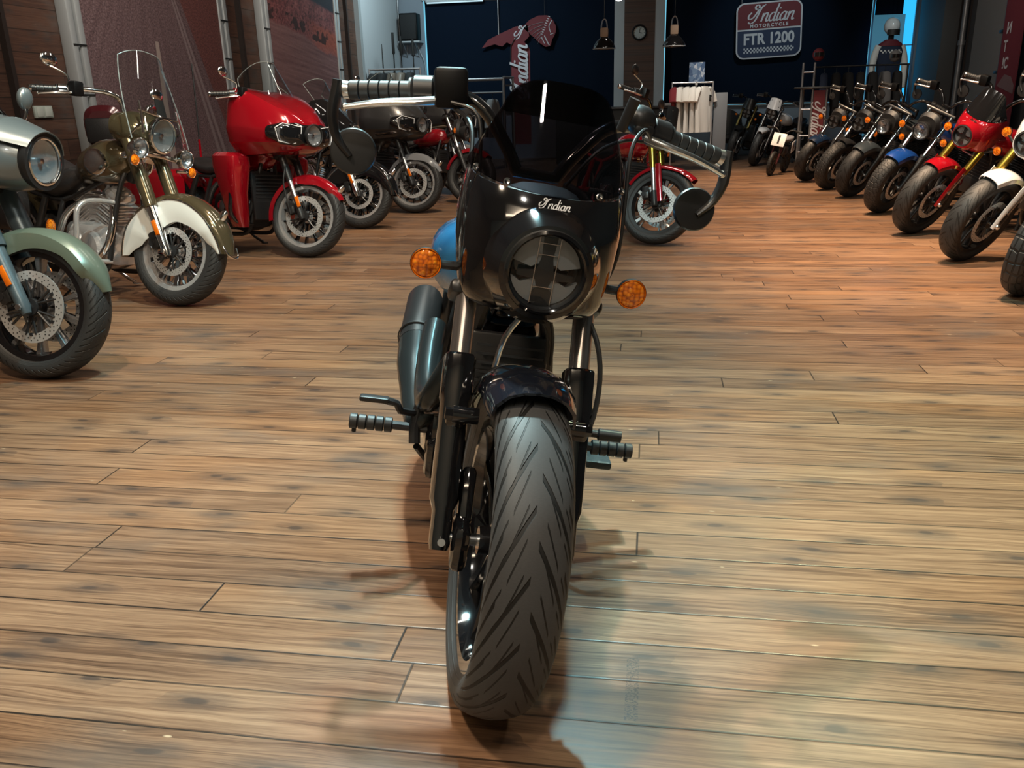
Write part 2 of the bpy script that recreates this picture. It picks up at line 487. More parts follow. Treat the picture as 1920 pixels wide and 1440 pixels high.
mirror_glass = mat('mirror_glass', (0.75, 0.78, 0.8), 0.02, 1.0)

def amber_cells():
    t = NT('amber_cell_lens')
    tc = t.n('ShaderNodeTexCoord')
    vo = t.n('ShaderNodeTexVoronoi'); vo.inputs['Scale'].default_value = 105; vo.inputs['Randomness'].default_value = 0.55
    t.l(tc.outputs['Object'], vo.inputs['Vector'])
    c = t.ramp(vo.outputs['Distance'], [(0.0, (1.0, 0.42, 0.03)), (0.45, (0.85, 0.20, 0.006)), (0.8, (0.30, 0.045, 0.002))])
    t.l(c, t.b.inputs['Base Color']); t.b.inputs['Roughness'].default_value = 0.12
    t.b.inputs['Coat Weight'].default_value = 0.6
    t.bump(t.math('SUBTRACT', 1.0, vo.outputs['Distance']), 0.8, 0.003)
    return t.m
amber_lens = amber_cells()

def lens_facets():
    t = NT('faceted_reflector')
    tc = t.n('ShaderNodeTexCoord')
    vo = t.n('ShaderNodeTexVoronoi'); vo.inputs['Scale'].default_value = 62
    t.l(tc.outputs['Object'], vo.inputs['Vector'])
    t.b.inputs['Base Color'].default_value = (0.46, 0.46, 0.47, 1); t.b.inputs['Metallic'].default_value = 0.65
    t.b.inputs['Roughness'].default_value = 0.12
    t.bump(t.sep(vo.outputs['Color'])[0], 1.0, 0.012)
    return t.m
facets = lens_facets()

def tread(name, kind, n=20.0, k=2.2, lum=1.0):
    t = NT(name)
    uvn = t.n('ShaderNodeUVMap'); c = t.sep(uvn.outputs[0])
    u, v = c[0], c[1]
    off = t.math('SUBTRACT', v, 0.5); s = t.math('MULTIPLY', t.math('ABSOLUTE', off), 2.0)
    side = t.math('GREATER_THAN', off, 0.0)
    def lines(N, kk, ph, w, s0, s1):
        p = t.math('SUBTRACT', t.math('MULTIPLY', u, N), t.math('MULTIPLY', s, kk))
        p = t.math('ADD', p, t.math('ADD', t.math('MULTIPLY', side, 0.5), ph))
        d = t.math('ABSOLUTE', t.math('SUBTRACT', t.math('FRACT', p), 0.5))
        g = t.smooth(d, w * 0.6, w, 1.0, 0.0)
        return t.math('MULTIPLY', g, t.math('MULTIPLY', t.math('GREATER_THAN', s, s0), t.math('LESS_THAN', s, s1)))
    if kind == 'sport':
        g = lines(n, k, 0.0, 0.075, 0.02, 0.60)
        g = t.math('MAXIMUM', g, lines(n, k, 0.5, 0.07, 0.32, 0.60))
        g = t.math('MAXIMUM', g, lines(n * 2, 9.0, 0.2, 0.08, 0.08, 0.22))
        g = t.math('MAXIMUM', g, lines(n * 2, 6.0, 0.6, 0.07, 0.27, 0.37))
    elif kind == 'block':
        vo = t.n('ShaderNodeTexVoronoi', feature='DISTANCE_TO_EDGE'); vo.inputs['Scale'].default_value = 1.0
        vo.inputs['Randomness'].default_value = 0.45
        zz = t.math('MULTIPLY', t.math('ABSOLUTE', t.math('SUBTRACT', t.math('FRACT', t.math('MULTIPLY', u, n * 2)), 0.5)), 0.8)
        t.l(t.comb(t.math('MULTIPLY', u, n * 2), t.math('ADD', t.math('MULTIPLY', v, 10.0), zz)), vo.inputs['Vector'])
        g = t.math('MULTIPLY', t.smooth(vo.outputs['Distance'], 0.05, 0.11, 1.0, 0.0), t.math('LESS_THAN', s, 0.60))
    else:
        vo = t.n('ShaderNodeTexVoronoi', feature='DISTANCE_TO_EDGE'); vo.inputs['Scale'].default_value = 1.0
        vo.inputs['Randomness'].default_value = 0.3
        t.l(t.comb(t.math('MULTIPLY', u, n * 1.6), t.math('MULTIPLY', v, 9.0)), vo.inputs['Vector'])
        g = t.math('MULTIPLY', t.smooth(vo.outputs['Distance'], 0.06, 0.14, 1.0, 0.0), t.math('LESS_THAN', s, 0.66))
    # moulded rings on the sidewall
    ring = t.math('MULTIPLY', t.smooth(t.math('ABSOLUTE', t.math('SUBTRACT', t.math('FRACT', t.math('MULTIPLY', s, 9.0)), 0.5)), 0.06, 0.12, 1.0, 0.0), t.math('GREATER_THAN', s, 0.66))
    fine = t.noise(t.comb(t.math('MULTIPLY', u, 900.0), t.math('MULTIPLY', v, 60.0)), 1.0, 2.0)
    col = t.mix(g, t.mix(fine, (0.022 * lum, 0.0225 * lum, 0.0235 * lum), (0.034 * lum, 0.0345 * lum, 0.0355 * lum)), (0.002, 0.002, 0.002))
    t.l(col, t.b.inputs['Base Color'])
    t.b.inputs['Roughness'].default_value = 0.55
    t.b.inputs['Specular IOR Level'].default_value = 0.45
    t.bump(t.math('SUBTRACT', t.math('MULTIPLY', ring, 0.25), g), 1.0, 0.004)
    return t.m
tread_sport = tread('sport_tread_rubber', 'sport', lum=0.72)
tread_lit = tread('lit_sport_tread_rubber', 'sport', 18.0, 3.0, 1.55)  # lighter copy for the main tyre, light falling on it put into the colour
tread_wide = tread('touring_tread_rubber', 'sport', 26.0, 1.8, lum=0.72)
tread_block = tread('chevron_block_rubber', 'block', 22.0, lum=0.72)
tread_knob = tread('knobbly_tread_rubber', 'knob', 17.0, lum=0.72)

def tyre_mb(c, Ro, W, rr, seg=72):
    mb = MB(); h = Ro - rr
    prof = catmull([(-.35 * W, rr - .002, 0), (-.46 * W, rr + .22 * h, 0), (-.5 * W, rr + .5 * h, 0), (-.445 * W, rr + .76 * h, 0), (-.27 * W, rr + .93 * h, 0), (0, Ro, 0),
                    (.27 * W, rr + .93 * h, 0), (.445 * W, rr + .76 * h, 0), (.5 * W, rr + .5 * h, 0), (.46 * W, rr + .22 * h, 0), (.35 * W, rr - .002, 0)], 2)
    n = len(prof); c = V(c)
    for k in range(seg):
        a = 2 * pi * k / seg
        for p in prof: mb.v.append(c + V((p.x, -p.y * sin(a), p.y * cos(a))))
    for k in range(seg):
        k2 = (k + 1) % seg
        for i in range(n - 1):
            u0, u1, v0, v1 = k / seg, (k + 1) / seg, i / (n - 1), (i + 1) / (n - 1)
            mb.face((k * n + i, k2 * n + i, k2 * n + i + 1, k * n + i + 1), [(u0, v0), (u1, v0), (u1, v1), (u0, v1)])
    return mb

def rim_mb(c, rr, W, spokes=10, style='cast', hub=.05, seg=56):
    mb = MB(); w = W * .40; c = V(c)
    prof = [(rr + .007, -w), (rr + .007, -w + .010), (rr - .012, -w + .022), (rr - .020, 0), (rr - .012, w - .022), (rr + .007, w - .010), (rr + .007, w), (rr - .018, w - .003), (rr - .034, 0), (rr - .018, -w + .003)]
    mb.lathe(prof, c, (1, 0, 0), seg, loop=True)
    mb.lathe([(.001, -w * .9), (hub * .55, -w * .9), (hub * .6, -w * .5), (hub, -w * .4), (hub, w * .4), (hub * .6, w * .5), (hub * .55, w * .9), (.001, w * .9)], c, (1, 0, 0), 24)
    mb.m(1)
    for k in range(spokes):
        a = 2 * pi * k / spokes
        d = V((0, sin(a), cos(a))); e = V((0, cos(a), -sin(a)))
        if style == 'cast':
            tr = [(hub * .9, .016, w * .42), (rr * .6, .011, w * .40), (rr - .022, .017, w * .55)]
        elif style == 'thin':
            tr = [(hub * .9, .008, w * .35), (rr * .6, .006, w * .35), (rr - .022, .009, w * .5)]
        else:
            tr = [(hub * .9, .024, w * .35), (rr * .55, .013, w * .35), (rr - .022, .020, w * .6)]
        rings = [[c + d * r + e * (hw * q[0]) + V((hx * q[1], 0, 0)) for q in ((-1, -.7), (-.7, -1), (.7, -1), (1, -.7), (1, .7), (.7, 1), (-.7, 1), (-1, .7))] for r, hw, hx in tr]
        mb.rings(rings)
        if style == 'split':
            for sgn in (-1, 1):
                mb.tube([c + d * (rr * .45), c + d * (rr - .02) + e * sgn * .055], [.009, .011], 6)
    return mb

def disc_mb(c, x, ro, seg=48):
    mb = MB(); o = V(c) + V((x, 0, 0))
    mb.lathe([(ro, -.0025), (ro, .0025), (ro * .74, .0025), (ro * .74, -.0025)], o, (1, 0, 0), seg, loop=True)
    mb.m(1)
    for r, n, ph in ((.93, 30, 0), (.86, 30, .5), (.79, 24, .2)):
        for k in range(n):
            a = 2 * pi * (k + ph) / n
            q = o + V((0, sin(a), cos(a))) * ro * r
            for sx in (-1, 1): mb.cyl(q + V((sx * .0026, 0, 0)), q + V((sx * .0030, 0, 0)), ro * .021, seg=6)
    mb.m(2)
    for k in range(6):
        a = 2 * pi * k / 6
        d = V((0, sin(a), cos(a))); e = V((0, cos(a), -sin(a)))
        for sg in (-.5, .5):
            mb.tube([o + d * .03, o + d * ro * .76 + e * sg * ro * .3], .006, 6)
        mb.cyl(o + d * ro * .76 + V((-.006, 0, 0)), o + d * ro * .76 + V((.006, 0, 0)), .008, seg=8)
    mb.cyl(o + V((-.012, 0, 0)), o + V((.012, 0, 0)), .04, seg=20)
    return mb

def fender_mb(c, r, w, a0, a1, skirt=.03, thick=.005, n=28, crown=.02, taper0=1.0, taper1=1.0, lift1=0.0, lift0=0.0):
    """arc from a0 to a1 degrees (0 top, positive forward); skirt depth may be a function of angle"""
    mb = MB(); c = V(c); rings = []
    for i in range(n + 1):
        t = i / n; a = R(a0 + (a1 - a0) * t)
        sk = skirt(math.degrees(a)) if callable(skirt) else skirt
        tp = 1.0
        if t < .15: tp = taper0 + (1 - taper0) * (t / .15)
        if t > .85: tp = taper1 + (1 - taper1) * ((1 - t) / .15)
        ra = r + lift1 * max(0, t - .6) / .4 + lift0 * max(0, .3 - t) / .3
        hw = w / 2 * tp
        prof = [(-hw, -sk - crown), (-hw, -crown * 1.1 - sk * .4), (-hw * .94, -crown * .75), (-hw * .7, -crown * .30), (-hw * .35, -crown * .06), (0, 0), (hw * .35, -crown * .06), (hw * .7, -crown * .30), (hw * .94, -crown * .75), (hw, -crown * 1.1 - sk * .4), (hw, -sk - crown)]
        inner = [(x * (1 - thick / max(hw, .01)), y - (thick if abs(x) < hw * .99 else 0)) for x, y in prof][::-1]
        d = V((0, -sin(a), cos(a)))
        rings.append([c + V((x, 0, 0)) + d * (ra + y) for x, y in prof + inner])
    return mb.rings(rings)

class Bike:
    def __init__(s, name, label, loc, yaw, lean, steer, group=None, Rf=.32, Wf=.13, rrf=.241, Rr=.32, Wr=.17, rrr=.205, wb=1.55, rake=.5, fs=.22, roll_up=0.0):
        s.root = thing(name, label, 'motorcycle', loc, (0, R(lean), R(yaw)), group)
        s.Rf, s.Wf, s.rrf, s.Rr, s.Wr, s.rrr, s.wb, s.fs = Rf, Wf, rrf, Rr, Wr, rrr, wb, fs
        s.ax = V((0, 0, Rf)); s.ra = V((0, wb, Rr))
        s.d = V((0, sin(rake), cos(rake))); s.n = V((0, cos(rake), -sin(rake)))
        A0 = s.ax + s.n * .055
        s.S = Mx.Translation(A0) @ Mx.Rotation(R(steer), 4, s.d) @ Mx.Translation(-A0)
    def F(s, mb, name, mats, parent=None, **k): return mb.build(name, mats, parent or s.root, s.S, **k)
    def B(s, mb, name, mats, parent=None, **k): return mb.build(name, mats, parent or s.root, None, **k)
    def fk(s, t, back=0.0, x=0.0): return s.ax + s.d * t + s.n * back + V((x, 0, 0))
    # ---- wheels
    def wheels(s, tread_m, rim_m, spoke_m, spokes=10, style='cast', discs=(1,), disc_r=.15, rear=True, rear_tread=None):
        s.F(tyre_mb(s.ax, s.Rf, s.Wf, s.rrf), 'front_tyre', tread_m)
        w = s.F(rim_mb(s.ax, s.rrf, s.Wf, spokes, style), 'front_wheel', [rim_m, spoke_m])
        for x in discs: s.F(disc_mb(s.ax, x * .072, disc_r), 'brake_disc', [disc_steel, dark_hole, black_satin], w)
        s.F(MB().cyl(s.ax - V((s.fs * .53, 0, 0)), s.ax + V((s.fs * .53, 0, 0)), .012, seg=12), 'axle', alloy, w)
        for x in discs:
            s.F(MB().box(s.ax + V((x * .085, .115, .06)), (.055, .06, .11), .012, Mx.Rotation(R(-25), 3, 'X')).cyl(s.ax + V((x * .115, .11, .085)), s.ax + V((x * .06, .11, .085)), .02).cyl(s.ax + V((x * .115, .125, .04)), s.ax + V((x * .06, .125, .04)), .02), 'brake_caliper', black_satin)
        if rear:
            s.B(tyre_mb(s.ra, s.Rr, s.Wr, s.rrr), 'rear_tyre', rear_tread or tread_m)
            w = s.B(rim_mb(s.ra, s.rrr, s.Wr, spokes, style), 'rear_wheel', [rim_m, spoke_m])
            s.B(disc_mb(s.ra, -.085, .13), 'brake_disc', [disc_steel, dark_hole, black_satin], w)
    # ---- forks
    def fork_conv(s, low_m, tube_m, ts=.371, top=.74, r0=.034, r1=.0215, foot=-.012, square=False):
        for sx in (-1, 1):
            x = sx * s.fs / 2
            mb = MB()
            if square:
                rings = []
                for t, a, b in ((foot - .015, .018, .026), (foot, .021, .030), (.05, .021, .030), (.075, .029, .036), (ts - .10, .030, .038), (ts - .09, .033, .040), (ts - .005, .033, .040), (ts, .030, .036)):
                    p = s.fk(t, 0, x)
                    rings.append([p + V((q[0] * a, 0, 0)) + s.n * (q[1] * b) for q in ((1, .35), (.8, .8), (.3, 1), (-.3, 1), (-.8, .8), (-1, .35), (-1, -.35), (-.8, -.8), (-.3, -1), (.3, -1), (.8, -.8), (1, -.35))])
                mb.rings(rings)
            else:
                mb.tube([s.fk(foot - .02, 0, x), s.fk(foot, 0, x), s.fk(.06, 0, x), s.fk(.10, 0, x), s.fk(ts - .03, 0, x), s.fk(ts - .025, 0, x), s.fk(ts, 0, x)], [r0 * .7, r0 * .85, r0 * .8, r0, r0, r0 * 1.12, r0 * 1.12], 18)
            mb.m(1).cyl(s.fk(foot, -.045, x), s.fk(foot, .045, x), .008, seg=10)
            leg = s.F(mb, 'fork_leg', [low_m, alloy])
            s.F(MB().cyl(s.fk(ts - .02, 0, x), s.fk(top, 0, x), r1, seg=18), 'fork_tube', tube_m, leg)
    def fork_usd(s, out_m, ts=.33, top=.78, r0=.027, low=.021, foot_m=None):
        for sx in (-1, 1):
            x = sx * s.fs / 2
            leg = s.F(MB().tube([s.fk(ts, 0, x), s.fk(ts + .03, 0, x), s.fk(ts + .05, 0, x), s.fk(top, 0, x)], [r0 * .95, r0 * .95, r0 * 1.1, r0 * 1.1], 18), 'fork_leg', out_m)
            s.F(MB().cyl(s.fk(.05, 0, x), s.fk(ts + .01, 0, x), low, seg=16), 'fork_tube', alloy, leg)
            s.F(MB().tube([s.fk(-.03, 0, x), s.fk(0, 0, x), s.fk(.10, 0, x)], [.022, .03, .026], 12), 'fork_foot', foot_m or black_satin, leg)
    def fork_shroud(s, low_m, shroud_m, ts=.28, top=.72, r=.043):
        for sx in (-1, 1):
            x = sx * s.fs / 2
            leg = s.F(MB().tube([s.fk(-.035, 0, x), s.fk(0, 0, x), s.fk(.05, 0, x), s.fk(ts, 0, x)], [.02, .03, .03, .034], 18).m(1).cyl(s.fk(0, 0, x + sx * .03), s.fk(0, 0, x + sx * .042), .014, seg=6), 'fork_leg', [low_m, alloy])
            s.F(MB().tube([s.fk(ts - .01, 0, x), s.fk(ts + .01, 0, x), s.fk(top, 0, x)], [r * .95, r, r], 20), 'fork_shroud', shroud_m, leg)
            s.F(MB().box(s.fk(.15, -.005, x + sx * .037), (.008, .028, .095), .003, Mx.Rotation(-.5, 3, 'X')), 'side_reflector', amber, leg)
    def clamps(s, m=None, t0=.60, t1=.76):
        m = m or black_satin
        mb = MB()
        for t in (t0, t1):
            c = s.fk(t, .02)
            mb.box(c, (s.fs + .075, .085, .035), .012, Mx.Rotation(-.5, 3, 'X'))
        mb.cyl(s.fk(t0 - .02, .05), s.fk(t1 + .01, .05), .026)
        s.F(mb, 'triple_clamp', m)
    # ---- controls
    def bars(s, m, pts, grip_len=.125, r=.0145, lever_m=None, grip_m=None, reservoir=True, mirror=None, grip_r=.0205, end_m=None, housing_m=None, lever_drop=.03):
        """pts: half-path on +x side from the clamp to the bar end"""
        lever_m = lever_m or alloy; grip_m = grip_m or grip_rubber; housing_m = housing_m or black_satin
        half = catmull(pts, 5)
        full = [V((-p.x, p.y, p.z)) for p in half[::-1]] + [V(p) for p in half]
        hb = s.F(MB().tube(full, r, 12), 'handlebar', m)
        for sx in (-1, 1):
            f = lambda p: V((p[0] * sx, p[1], p[2]))
            e = V(pts[-1]); k = V(pts[-2]); d = (e - k).normalized(); g0 = e - d * grip_len
            mb = MB(); a = f(g0); b = f(e); n = 6
            for i in range(n):
                p = a.lerp(b, i / n); q = a.lerp(b, (i + .93) / n)
                mb.tube([p, p.lerp(q, .06), p.lerp(q, .94), q], [grip_r * .93, grip_r, grip_r, grip_r * .93], 16)
            mb.tube([f(g0 - d * .006), f(g0)], grip_r * 1.35, 16)
            s.F(mb, 'grip', grip_m, hb)
            s.F(MB().tube([f(e), f(e + d * .012), f(e + d * .02)], [grip_r * .9, grip_r, grip_r * .7], 14), 'bar_end', end_m or alloy, hb)
            # switch housing
            h0 = g0 - d * .058; mid = g0 - d * .03
            s.F(MB().tube([f(h0), f(h0 + d * .006), f(g0 - d * .012), f(g0 - d * .004)], [.024, .032, .033, .027], 16).box(f(mid) + V((0, .01, .018)), (.03, .035, .022), .006), 'switch_housing', housing_m, hb)
            # lever
            fwd = V((0, -1, 0)); pv = g0 - d * .075 + fwd * .035 + V((0, 0, -.012 - lever_drop * .2))
            p1 = g0 - d * .01 + fwd * .055 + V((0, 0, -.010 - lever_drop * .35)); p2 = e - d * .075 + fwd * .062 + V((0, 0, -.004 - lever_drop * .6)); p3 = e + d * .002 + fwd * .055 + V((0, 0, -lever_drop))
            lv = MB().tube([f(pv), f(pv.lerp(p1, .5)), f(p1), f(p2), f(p3)], [.014, .016, .0145, .0135, .0105], 12, 3, squash=.62)
            lv.ball(f(p3), .0095, 10)
            s.F(lv, 'brake_lever' if sx < 0 else 'clutch_lever', lever_m, hb)
            s.F(MB().box(f(g0 - d * .078 + fwd * .02 + V((0, 0, -.006))), (.045, .05, .028), .007), 'lever_perch', housing_m, hb)
            if reservoir and sx < 0:
                c = f(g0 - d * .088 + fwd * .03 + V((0, 0, .006)))
                rv = s.F(MB().box(c, (.072, .055, .086), .010, Mx.Rotation(R(-8), 3, 'Y')), 'brake_reservoir', mat('reservoir_black', (.003, .003, .0035), .45, spec=.25), hb)
            if mirror == 'bar_end':
                e2 = f(e + d * .028); st = f(V((0, 0, 0)))
                md = e2 + V((-sx * .05, .0, -.125))
                arm = MB().tube([e2 + V((0, 0, .022)), e2 + V((0, 0, 0)), e2 + V((sx * .004, -.003, -.05)), e2 + V((-sx * .01, 0, -.10)), md + V((sx * .005, -.008, -.012))], [.017, .019, .018, .015, .009], 12, 3, squash=.7)
                arm.cyl(f(e + d * .012), f(e + d * .03), .015, seg=14)
                mm = s.F(arm, 'bar_end_mirror', black_satin)
                back = V((0, -1, .12)).normalized()
                s.F(MB().lathe([(.0005, .0055), (.040, .005), (.049, .0035), (.052, -.001), (.052, -.006), (.049, -.006), (.0005, -.004)], md, back, 32), 'mirror_shell', black_satin, mm)
                s.F(MB().lathe([(.0005, -.0055), (.044, -.0055), (.044, -.004), (.0005, -.004)], md, back, 32), 'mirror_glass', mirror_glass, mm)
            elif mirror == 'stalk':
                c0 = f(g0 - d * .06 + V((0, 0, .02))); mc = f(g0 + d * .03 + V((0, .02, .17)))
                mm = s.F(MB().tube([c0, c0 + V((sx * .0, 0, .06)), mc - V((sx * .0, 0, .035))], .006, 8, 3), 'mirror', end_m or alloy)
                s.F(MB().ball(mc, (.062, .02, .042), 18), 'mirror_shell', end_m or black_satin, mm)
                s.F(MB().ball(mc + V((0, .004, 0)), (.055, .0185, .036), 18), 'mirror_glass', mirror_glass, mm)
        return hb
    # ---- lamps
    def headlight(s, c, r, shell_m, ring_m, style='round', fwd=(0, -1, -.06), steered=True, depth=.12, name='headlight', bowl=1.0):
        fwd = V(fwd).normalized(); c = V(c); bd = s.F if steered else s.B
        h = bd(MB().lathe([(.001, -depth), (r * .5, -depth * .95), (r * .9, -depth * .55), (r * 1.12, -.012), (r * 1.14, .004), (r * 1.03, .008), (r * 1.0, 0.0), (r * .9, -.03 * bowl), (.001, -.055 * bowl)], c, fwd, 36), name, shell_m)
        bd(MB().lathe([(r * 1.0, .002), (r * 1.10, .004), (r * 1.12, .010), (r * 1.04, .013), (r * .99, .010)], c, fwd, 36, loop=True), 'bezel', ring_m, h)
        x, y, d = frame_of(fwd)
        if style == 'round':
            bd(MB().lathe([(r * .97, -.004 * bowl), (r * .8, -.022 * bowl), (r * .45, -.042 * bowl), (.001, -.048 * bowl)], c, fwd, 36), 'lamp_reflector', facets, h)
            bd(MB().lathe([(.001, -.01 * bowl), (r * .13, -.012 * bowl), (r * .14, -.03 * bowl), (r * .12, -.045 * bowl)], c, fwd, 20), 'lamp_bulb', reflector, h)
        else:
            # LED unit: bright upper and lower bowls, a dark cross between them
            mb = MB()
            for sg in (1, -1):
                pts = []
                for k in range(17):
                    a = R(12 + 156 * k / 16); pts.append((cos(a) * .93, sin(a) * .93))
                pts += [(-.40, .06), (-.26, .16), (.26, .16), (.40, .06)] if sg > 0 else [(-.62, .36), (-.30, .22), (.30, .22), (.62, .36)]
                off = .02 if sg > 0 else .06
                mb.prism([(a, b * sg * (1 if sg > 0 else .98) - (0 if sg > 0 else .02)) for a, b in pts], lambda a, b, w: c + x * (-a * r) + y * (b * r) + d * (-.020 + w), .012)
            lr = bd(mb, 'lamp_reflector', led_bowl, h)
            mb = MB()
            for xx in (-.30, .26):
                mb.prism([(xx - .012, -.9), (xx + .012, -.9), (xx + .012, .9), (xx - .012, .9)], lambda a, b, w: c + x * (a * r) + y * (b * r) + d * (-.011 + w), .006)
            for yy in (.42, .72, -.45):
                mb.prism([(-.28, yy), (.24, yy), (.24, yy + .02), (-.28, yy + .02)], lambda a, b, w: c + x * (a * r) + y * (b * r) + d * (-.011 + w), .005)
            bd(mb, 'lamp_ribs', reflector, h)
            mb = MB()
            mb.prism([(-.26, .0), (-.16, .35), (-.2, .9), (.18, .9), (.14, .35), (.22, .0), (.75, -.05), (.75, -.2), (.2, -.25), (.12, -.5), (-.16, -.5), (-.24, -.25), (-.75, -.2), (-.75, -.05)], lambda a, b, w: c + x * (a * r) + y * (b * r) + d * (-.0135 + w), .006)
            mb.lathe([(.001, .002), (r * .3, .002), (r * .3, -.004)], c + y * (-.72 * r) + d * (-.012), d, 18)
            bd(mb, 'lamp_core', black_satin, h)
        bd(MB().lathe([(r * .99, .004), (r * .8, .010), (r * .4, .015), (.001, .017)], c, fwd, 36), 'lens', lamp_glass, h)
        return h
    def signal(s, base, c, r, fwd=(0, -1, 0), steered=True, stalk_m=None):
        bd = s.F if steered else s.B; c = V(c); fwd = V(fwd).normalized()
        t = bd(MB().tube([base, V(base).lerp(c, .75) , c + fwd * -.01], .0095, 10).lathe([(.001, -.028), (r * .6, -.026), (r * .95, -.012), (r * 1.06, .0), (r * 1.06, .008), (r * .97, .008)], c, fwd, 24), 'turn_signal', stalk_m or black_satin)
        bd(MB().lathe([(r * .98, .004), (r * .9, .009), (r * .5, .014), (.001, .016)], c, fwd, 28), 'lens', amber_lens, t)
        bd(MB().lathe([(r * .94, .0075), (r * 1.02, .010), (r * 1.05, .005)], c, fwd, 28, loop=True), 'lens_rim', amber, t)
    # ---- bodywork
    def tank(s, m, secs=None, cap_m=None):
        secs = secs or [(.40, 0, .80, .045, .03, 2.2), (.43, 0, .80, .085, .075, 2.3), (.52, 0, .79, .135, .105, 2.4), (.64, 0, .775, .150, .115, 2.4), (.78, 0, .755, .135, .105, 2.4), (.88, 0, .735, .105, .085, 2.3), (.94, 0, .72, .06, .05, 2.2)]
        o = s.B(MB().sect(secs, 28), 'fuel_tank', m)
        z = secs[len(secs) // 2]
        s.B(MB().lathe([(.036, 0), (.036, .010), (.030, .014), (.001, .015)], (0, z[0] - .06, z[2] + z[4] - .006), (0, -.1, 1), 24), 'filler_cap', cap_m or chrome, o)
        return o
    def seat(s, m=None, secs=None):
        secs = secs or [(.88, 0, .70, .07, .03, 2.4), (.95, 0, .695, .12, .045, 2.6), (1.08, 0, .675, .15, .05, 2.6), (1.22, 0, .69, .15, .055, 2.6), (1.32, 0, .73, .13, .055, 2.6), (1.37, 0, .75, .10, .03, 2.4)]
        return s.B(MB().sect(secs, 24), 'seat', m or leather)
    def frame(s, m=None):
        mb = MB()
        for sx in (-1, 1):
            mb.tube([(0, .42, .90), (sx * .07, .46, .74), (sx * .115, .50, .45), (sx * .13, .56, .20), (sx * .14, .72, .15), (sx * .15, 1.02, .17), (sx * .15, 1.12, .36), (sx * .12, 1.05, .62)], .017, 10, 3)
            mb.tube([(sx * .03, .44, .84), (sx * .08, .75, .72), (sx * .12, 1.05, .62), (sx * .13, 1.42, .66)], .016, 10, 3)
        mb.cyl((0, .36, .93), (0, .45, .76), .034)
        s.B(mb, 'frame', m or black_satin)
        sw = MB()
        for sx in (-1, 1):
            sw.tube([(sx * .13, 1.10, .35), (sx * .14, 1.3, .33), (sx * .125, s.wb, s.Rr)], [.028, .024, .022], 10, 3)
            sw.tube([(sx * .155, 1.36, .35), (sx * .155, 1.2, .64)], [.028, .022], 12)
        sw.cyl((-.16, s.wb, s.Rr), (.16, s.wb, s.Rr), .013)
        s.B(sw, 'swingarm', m or black_satin)
    def engine(s, case_m, cyl_m, cover_m, fins=9, w=.30):
        e = s.B(MB().sect([(.53, 0, .34, w * .30, .07, 3), (.57, 0, .34, w * .42, .13, 3.5), (.70, 0, .33, w * .5, .155, 4), (.90, 0, .34, w * .5, .16, 4), (1.02, 0, .36, w * .42, .13, 3.5), (1.07, 0, .37, w * .3, .08, 3)], 28), 'engine', case_m)
        for nm, y0, tilt in (('front', .69, -24), ('rear', .85, 26)):
            rot = Mx.Rotation(R(-tilt), 3, 'X'); up = rot @ V((0, 0, 1)); b = V((0, y0, .42)); mb = MB()
            for k in range(fins):
                c = b + up * (.035 + k * .021)
                mb.box(c, (.165 + .012 * (k % 2), .165 + .012 * (k % 2), .009), .003, rot)
            mb.box(b + up * .12, (.125, .125, .24), .03, rot)
            s.B(mb, 'cylinder', cyl_m, e)
            s.B(MB().box(b + up * .262, (.15, .155, .075), .028, rot).box(b + up * .295, (.11, .11, .05), .022, rot), 'rocker_cover', cover_m, e)
        for sx in (-1, 1):
            mb = MB()
            mb.lathe([(.115, 0), (.115, .018), (.10, .034), (.06, .042), (.001, .044)], (sx * w * .48, .68, .32), (sx, 0, 0), 28)
            mb.lathe([(.075, 0), (.075, .02), (.06, .03), (.001, .034)], (sx * w * .48, .88, .35), (sx, 0, 0), 24)
            for k in range(8):
                a = 2 * pi * k / 8
                mb.cyl((sx * w * .48, .68 + .107 * cos(a), .32 + .107 * sin(a)), (sx * (w * .48 + .024), .68 + .107 * cos(a), .32 + .107 * sin(a)), .007, seg=6)
            s.B(mb, 'engine_cover', cover_m, e)
        return e
    def pegs(s, y=.59, z=.327, x=.384, m=None, inner=.16):
        for sx in (-1, 1):
            mb = MB().tube([(sx * inner, y, z), (sx * (x - .115), y, z)], .012, 10)
            for k in range(5):
                a = x - .115 + k * .023
                mb.tube([(sx * a, y, z), (sx * (a + .002), y, z), (sx * (a + .019), y, z), (sx * (a + .021), y, z)], [.017, .0205, .0205, .017], 14)
            mb.cyl((sx * (x - .015), y, z - .03), (sx * (x - .015), y, z - .01), .006, seg=8)
            s.B(mb, 'foot_peg', m or grip_rubber)
    def stand(s, m=None):
        s.B(MB().tube([(.13, .95, .18), (.20, .90, .10), (.245, .84, .055)], .012, 10).box((.25, .835, .05), (.05, .04, .012), .004), 'side_stand', m or black_satin)
    def exhaust(s, m, muf_m, side=-1, dual=False, z=.30):
        sx = side
        s.B(MB().tube([(sx * .05, .60, .62), (sx * .11, .50, .52), (sx * .15, .53, .34), (sx * .17, .70, .22), (sx * .185, 1.0, .22)], .023, 12, 4), 'exhaust_pipe', m)
        s.B(MB().tube([(sx * .05, .95, .62), (sx * .13, 1.02, .52), (sx * .18, 1.05, .36), (sx * .19, 1.15, .26)], .023, 12, 4), 'exhaust_pipe', m)
        s.B(MB().tube([(sx * .19, .98, .22), (sx * .20, 1.06, .235), (sx * .205, 1.12, .25), (sx * .215, 1.70, .32), (sx * .216, 1.72, .322)], [.026, .03, .048, .048, .042], 20), 'muffler', muf_m)
        if dual:
            s.B(MB().tube([(-sx * .19, .98, .22), (-sx * .20, 1.06, .235), (-sx * .205, 1.12, .25), (-sx * .215, 1.70, .32)], [.026, .03, .048, .046], 20), 'muffler', muf_m)
